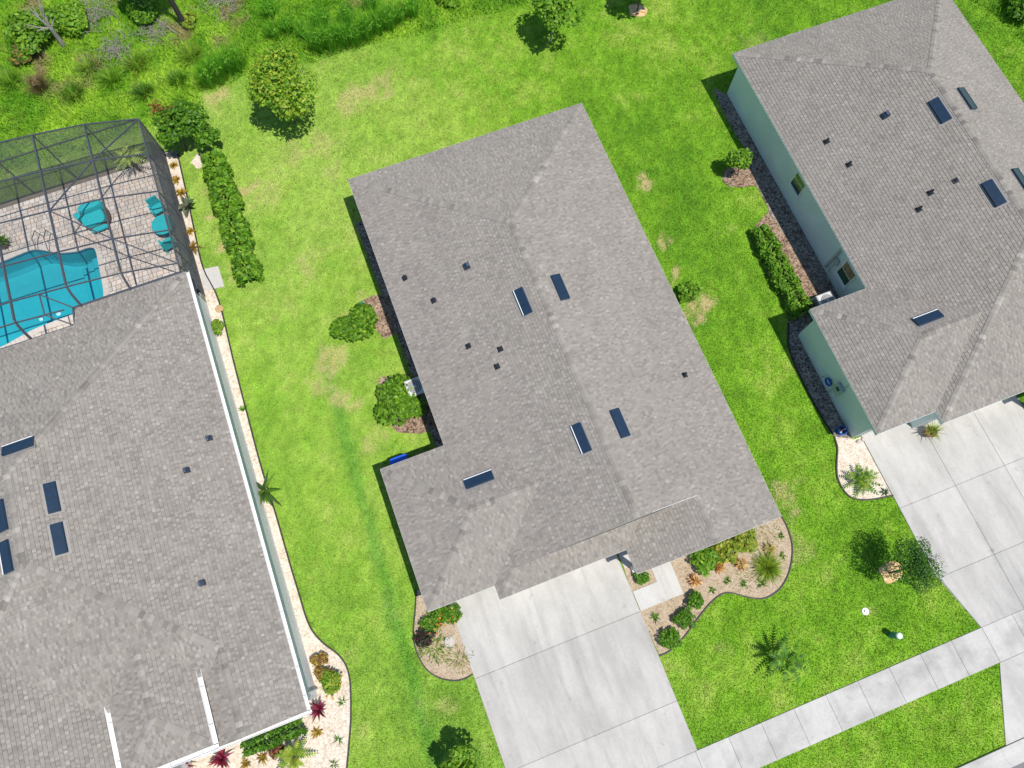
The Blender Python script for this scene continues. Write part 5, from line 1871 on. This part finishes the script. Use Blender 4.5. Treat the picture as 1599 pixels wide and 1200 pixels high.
q = P(648, 604, .8)
ac_unit(q[0], q[1], 0, "grey air conditioner on a pad behind the large shrub of the middle house")
q = P(1292, 470, .8)
ac_unit(q[0], q[1], 0, "grey air conditioner in the shade of the sage green house")
part_root = empty("recycling_bin", (-2.66, 7.40, 0), "bright blue recycling bin standing behind the garage of the middle house", "bin")
x, y = -2.66, 7.40
m = MB()
V = []
for z, sx, sy in ((.06, .32, .20), (1.0, .39, .26)):
    V += [(x - sx, y - sy, z), (x + sx, y - sy, z), (x + sx, y + sy, z), (x - sx, y + sy, z)]
m.add(V, [(3, 2, 1, 0), (4, 5, 6, 7), (0, 1, 5, 4), (1, 2, 6, 5), (2, 3, 7, 6), (3, 0, 4, 7)])
m.build("body", M['bin'], part_root)
m = MB(); rounded_pad(m, (x, y, 1.0), .84, .58, .07, 0, 6); m.build("lid", M['bin'], part_root)
for s in (-1, 1):
    part("wheel", M['edging'], part_root, "tube", [(x + s * .30, y - .2, .1), (x + s * .38, y - .2, .1)], .1, 14)
part("handle", M['bin'], part_root, "tube", [(x - .35, y - .31, .95), (x + .35, y - .31, .95)], .02, 8)

# utility pedestal and covers on the lawn
b = P(1391, 992)
u_ = empty("utility_pedestal", b, "green utility pedestal with a pale round cap on the front lawn", "utility pedestal")
part("post", M['greenbox'], u_, "lathe", (b[0], b[1], -.02), [(.15, 0), (.14, .1), (.13, .68), (.12, .7)], 18)
part("cap", M['palecap'], u_, "lathe", (b[0], b[1], .68), [(.13, 0), (.135, .07), (.11, .11), (.04, .13)], 18)
b = P(1351, 955)
u_ = empty("cleanout_cover", b, "flat white plastic cover set in the front lawn", "drain cover")
part("cover", M['whitecap'], u_, "lathe", (b[0], b[1], -.02), [(.15, 0), (.16, .05), (.14, .065), (.04, .07)], 20)
part("plug", M['whitecap'], u_, "lathe", (b[0], b[1], .06), [(.07, 0), (.07, .05), (.05, .06)], 6)
b = P(567, 480)
u_ = empty("irrigation_valve", b, "green irrigation valve with a white pipe beside the spreading shrub", "valve")
part("valve_box", M['greenbox'], u_, "box", (b[0], b[1] + .05, .12), (.26, .34, .24), .3, bev=.03)
part("pipe", M['whitecap'], u_, "tube", [(b[0] + .08, b[1] - .15, .2), (b[0] + .15, b[1] - .42, .16), (b[0] + .16, b[1] - .5, .0)], .035, 8)
# blue hose pot and coil at the corner of the sage house
b = P(1312, 674)
hz = empty("hose_pot", b, "blue garden hose coiled in a stand at the corner of the sage green house", "hose")
for k in range(5):
    part("hose_coil", M['hose'], hz, "tube", [(b[0] + (.20 + .012 * (k % 2)) * math.cos(a), b[1] + (.20 + .012 * (k % 2)) * math.sin(a), .10 + .045 * k) for a in [2 * math.pi * i / 22 for i in range(23)]], .022, 6)
part("stand", M['steel'], hz, "lathe", (b[0], b[1], .02), [(.26, 0), (.26, .03), (.05, .04), (.04, .5), (.02, .52)], 14)
part("stand_handle", M['steel'], hz, "tube", [(b[0] - .2, b[1], .40), (b[0], b[1], .50), (b[0] + .2, b[1], .40)], .014, 6)
hr = empty("wall_hose", (RGW - .12, 3.9, .6), "coiled hose hanging on the sage green wall beside the meter box", "hose")
for k in range(3):
    part("hose_coil", M['hose'], hr, "tube", [(RGW - .06 - .04 * k, 3.9 + .2 * math.cos(a), .75 + .2 * math.sin(a)) for a in [2 * math.pi * i / 20 for i in range(21)]], .02, 6)
part("hanger", M['steel'], hr, "box", (RGW - .07, 3.9, .92), (.14, .1, .05))
part("tap", M['steel'], hr, "tube", [(RGW, 4.25, .5), (RGW - .12, 4.25, .5), (RGW - .12, 4.25, .42)], .018, 6)
for k, (u, v, s) in enumerate([(1340, 690, .10), (1346, 687, .08)]):
    b = P(u, v)
    m = MB(); m.lathe((b[0], b[1], .03), [(s, 0), (s * 1.1, s * .6), (s * .6, s * 1.2), (.02, s * 1.3)], 10, sx=1.2, sy=.8, rz=k)
    tag(m.build("garden_stone", M['rock'], at=b), ["larger grey stone at the wall foot by the cream gravel", "smaller grey stone touching the driveway edge by the cream gravel"][k], "stone")

# ================================================================== ROUGH GROUND BEHIND THE LAWN
def weed_clump(u, v, h, n, pal, label, spread=.35, w=.016, group="tall feathery weeds", cat="weeds", elev=(62, 89)):
    b = P(u, v)
    root = empty("tall_weed", b, label, cat, group)
    blades("stalks", b, n * 3, h, w, pal, root, elev=elev, droop=.10, spread=spread, seg=3, lenvar=.55, fold=.5)
    k = n * 3
    t = rng.random(k) ** .7
    a = rng.uniform(0, 2 * np.pi, k)
    rr = spread * (0.45 + t * .75) * np.sqrt(rng.random(k))
    p = np.stack([b[0] + rr * np.cos(a), b[1] + rr * np.sin(a), .1 + t * h * .9 * (1 - .4 * (rr / (spread * 1.2)) ** 2)], 1)
    o_ = np.stack([np.cos(a), np.sin(a), rng.uniform(.2, .9, k)], 1)
    leaf_mesh("feathery_leaves", p, o_ + rng.normal(size=(k, 3)) * .5, .045, pal, M['leaf'], root, aspect=4.0)


FW = [(0.13, 0.40, 0.025), (0.18, 0.50, 0.035), (0.28, 0.56, 0.05), (0.10, 0.32, 0.02)]
WEEDS = [("tall feathery green weed clump between the worn bare patch and the yellow-green tree", [(330, 133, 1.5, 90), (345, 125, 1.7, 90), (362, 112, 1.6, 80), (376, 108, 1.8, 60)]),
         ("tall feathery green weed clump right at the edge of the mown back lawn", [(500, 78, 1.6, 90), (519, 75, 1.7, 90), (537, 71, 1.5, 80), (556, 68, 1.6, 90), (574, 60, 1.6, 90), (592, 50, 1.5, 80), (610, 44, 1.7, 90)]),
         ("shorter feathery green weed clump a step behind the lawn-edge row", [(626, 33, 1.3, 60), (646, 24, 1.3, 60), (480, 60, 1.2, 60), (452, 50, 1.1, 60), (430, 58, 1.0, 60), (505, 40, 1.3, 70), (545, 33, 1.2, 60), (425, 25, 1.1, 60), (583, 14, 1.2, 60)])]
for lb_, lst in WEEDS:
    for (u, v, h, n) in lst:
        weed_clump(u, v, h, n, FW, lb_, .42, w=.035, group=lb_.split(" weed clump ")[0] + " weeds " + lb_.split(" weed clump ")[1].split()[0])
weed_clump(66, 140, .95, 260, C_STRAW + C_BROWN, "brown dried grass tussock in the rough behind the pool cage", .22, .012, None, "grass tussock", (35, 85))
for (u, v, r, h, pal, lb) in [(70, 62, 1.5, 1.6, G_BRIGHT + G_LIME[2:3], "leafy bush round the bleached dead snag"), (120, 40, 1.1, 1.3, G_BRIGHT, "bright leafy bush between the dead snag and the brush piles"),
                              (42, 92, .8, .8, C_ORANGE[:1] + C_BROWN + G_MID, "rusty orange low bush below the dead snag"), (232, 30, .9, 1.1, G_MID + G_BRIGHT[:2], "dark leafy bush beside the charred tree trunk"),
                                                            (1590, 20, 1.1, 1.2, G_MID, "rough green bush behind the sage green house"),
                              (700, -5, .9, .7, G_BRIGHT, "green bush at the rough edge behind the open lawn"),
                              (300, 40, .5, .7, G_LIME, "lime green sapling leaves at the foot of the charred trunk")]:
    shrub("rough_bush", u, v, r, h, pal, lb, "bush", n=int(1500 * r), leaf=.14, lumps=14)
for (u, v, r, pal, lb) in [(116, 150, .75, G_MID, "low green weed tussock between the cage and the brown dried tussock"), (228, 148, .7, G_MID + G_DARK, "low dark green weed tussock near the flowering bush tree"),
                           (280, 128, .6, G_MID, "small green weed tussock beside the worn bare patch"), (175, 128, .8, G_BRIGHT, "bright green weed tussock behind the cage corner"), (18, 130, .8, G_BRIGHT, "bright green weed tussock beyond the back cage wall"),
                           (140, 108, .8, G_BRIGHT + C_STRAW[:1], "straw flecked weed tussock below the grey twig pile"), (300, 90, .8, G_BRIGHT + G_LIME, "lime green weed tussock in front of the long pale stick"), (215, 105, .8, G_MID + G_LIME, "green weed tussock beside the short pale stick")]:
    b = P(u, v)
    o = blades("weed_tussock", b, 260, r, .035, pal, None, b, elev=(25, 85), droop=.45, spread=r * .5, seg=3)
    tag(o, lb, "weeds")
# bleached dead snag and charred trunk
b = P(100, 72)
sn = empty("dead_snag", b, "bleached standing dead tree with bare forked branches in the rough", "dead tree")
hz_ = height_at(b, 78, 44)
top = (b[0] + .05, b[1], hz_)
part("trunk", M['dead'], sn, "tube", [(b[0], b[1], -.1), (b[0] + .02, b[1] + .03, hz_ * .5), top], [.15, .12, .10], 9)
for dx, dy, dz, r_ in [(-.35, .35, 1.3, .07), (.25, .2, 1.7, .07), (-.9, .0, .6, .05), (-.6, -.4, .35, .04), (.1, .7, .8, .04), (.55, .1, .5, .035)]:
    e = (top[0] + dx, top[1] + dy, top[2] + dz)
    md = tuple((top[i] + e[i]) / 2 + random.uniform(-.08, .08) for i in range(3))
    br = part("branch", M['dead'], sn, "tube", [top, md, e], [r_, r_ * .7, r_ * .25], 7)
    for k in range(2):
        tw = (e[0] + random.uniform(-.4, .4), e[1] + random.uniform(-.4, .4), e[2] + random.uniform(-.2, .3))
        part("twig", M['dead'], br, "tube", [md, tw], [r_ * .4, r_ * .12], 5)
b = P(290, 42)
ct = empty("charred_tree", b, "tall dark trunked tree at the back of the rough ground", "tree")
part("trunk", M['darktrunk'], ct, "tube", [(b[0], b[1], -.1), (b[0] + .02, b[1], 2.0), (b[0] - .05, b[1] + .05, 4.5), (b[0], b[1] + .1, 7.0)], [.17, .14, .12, .07], 10)
p, nr = crown_points((b[0], b[1] + .1, 7.2), (1.6, 1.6, 1.3), 1500, 12)
leaf_mesh("crown", p, nr, .2, G_DARK, M['leaf'], ct, aspect=2.5)
for k in range(5):
    a = k * 1.3
    part("limb", M['darktrunk'], ct, "tube", [(b[0], b[1] + .08, 6.0), (b[0] + 1.1 * math.cos(a), b[1] + .1 + 1.1 * math.sin(a), 7.3)], [.05, .02], 6)


def brush(u, v, r, n, label):
    b = P(u, v)
    root = empty("brush_pile", b, label, "brush pile")
    m = MB()
    for k in range(n):
        a, c = random.uniform(0, 6.28), random.uniform(.1, .9)
        x0, y0 = b[0] + r * 1.0 * random.gauss(0, .6), b[1] + r * 1.0 * random.gauss(0, .6)
        L_ = r * random.uniform(.3, .9)
        z0 = random.uniform(.02, .25)
        m.tube([(x0, y0, z0), (x0 + L_ * .5 * math.cos(a), y0 + L_ * .5 * math.sin(a), z0 + random.uniform(0, .25)), (x0 + L_ * math.cos(a + .3), y0 + L_ * math.sin(a + .3), random.uniform(.02, .35))], [.014, .010, .004], 4)
    m.build("twigs", M['dead'], root)["kind"] = "stuff"
    part("log", M['dead'], root, "tube", [(b[0] - r, b[1] + .2, .05), (b[0], b[1], .14), (b[0] + r * .9, b[1] - .3, .06)], [.03, .035, .015], 7)


brush(180, 78, .8, 150, "grey twig pile with one pale stick behind the cage")
brush(150, 25, .9, 170, "grey brush pile between the leafy bushes")
brush(245, 52, .9, 150, "grey brush pile beside the charred tree trunk")
brush(345, 5, .9, 120, "grey brush pile at the far back of the rough ground")
for (a, c, lb) in [((248, 36), (290, 66), "long pale fallen stick lying in front of the charred trunk"), ((186, 88), (200, 108), "short pale fallen stick below the twig pile"), ((152, 18), (188, 30), "pale fallen stick across the back brush")]:
    p0, p1 = P(*a), P(*c)
    m = MB(); m.tube([(p0[0], p0[1], .22), ((p0[0] + p1[0]) / 2, (p0[1] + p1[1]) / 2 + .08, .16), (p1[0], p1[1], .03)], [.035, .03, .012], 7)
    tag(m.build("fallen_stick", M['dead'], at=p0), lb, "stick")


# ================================================================== GRASS
def grass(name, label, N, wild):
    x = rng.uniform(-24, 42, N)
    y = rng.uniform(-14.5, 44, N)
    q = (np.stack([x, y, np.zeros(N)], 1) - CAM_C) @ CAM_R
    u, v = 799.5 + FPX * q[:, 0] / -q[:, 2], 600 - FPX * q[:, 1] / -q[:, 2]
    keep = (u > -120) & (u < 1720) & (v > -120) & (v < 1320)
    x, y = x[keep], y[keep]
    w = wildness(x, y)
    keep = (w > .5) if wild else (w <= .6)
    x, y = x[keep], y[keep]
    ok = np.ones(len(x), bool)
    jx, jy = x + rng.normal(0, .022, len(x)), y + rng.normal(0, .022, len(x))     # a ragged, creeping edge
    for poly in NOGRASS:
        ok &= ~in_poly(jx, jy, poly)
    x, y = x[ok], y[ok]
    n = len(x)
    c = lawn_col(x, y)
    dead = np.clip((c[:, 0] - c[:, 1] * .9) * 4, 0, 1)
    h = rng.uniform(.04, .085, n) * (1 - .6 * dead)
    wd = rng.uniform(.014, .030, n)
    if wild:
        tall = fbm(x, y, 1.1, 81)
        h = rng.uniform(.10, .42, n) * (.5 + 1.1 * tall)
        wd = rng.uniform(.015, .035, n)
    a = rng.uniform(0, 2 * np.pi, n)
    ln = rng.uniform(.2, .95, n)
    la = a + rng.normal(0, .5, n) + np.pi / 2
    V = np.empty((n, 3, 3))
    V[:, 0] = np.stack([x - np.cos(a) * wd, y - np.sin(a) * wd, np.zeros(n)], 1)
    V[:, 1] = np.stack([x + np.cos(a) * wd, y + np.sin(a) * wd, np.zeros(n)], 1)
    V[:, 2] = np.stack([x + np.cos(la) * h * ln, y + np.sin(la) * h * ln, h * np.sqrt(1 - .6 * ln ** 2)], 1)
    c = c * rng.uniform(.75, 1.35, (n, 1)) * 1.24
    yel = rng.random(n) < .12
    c[yel] = c[yel] * .5 + np.array([0.36, 0.36, 0.10]) * .5
    F = np.arange(n * 3).reshape(-1, 3)
    o = mesh_from(name, V.reshape(-1, 3), F, c, M['grass'])
    return tag(o, label, "grass", kind="stuff")


grass("lawn_grass", "short mown green lawn grass round the houses", 2300000, False)
grass("meadow_grass", "long unmown grass and weeds behind the back lawn", 900000, True)
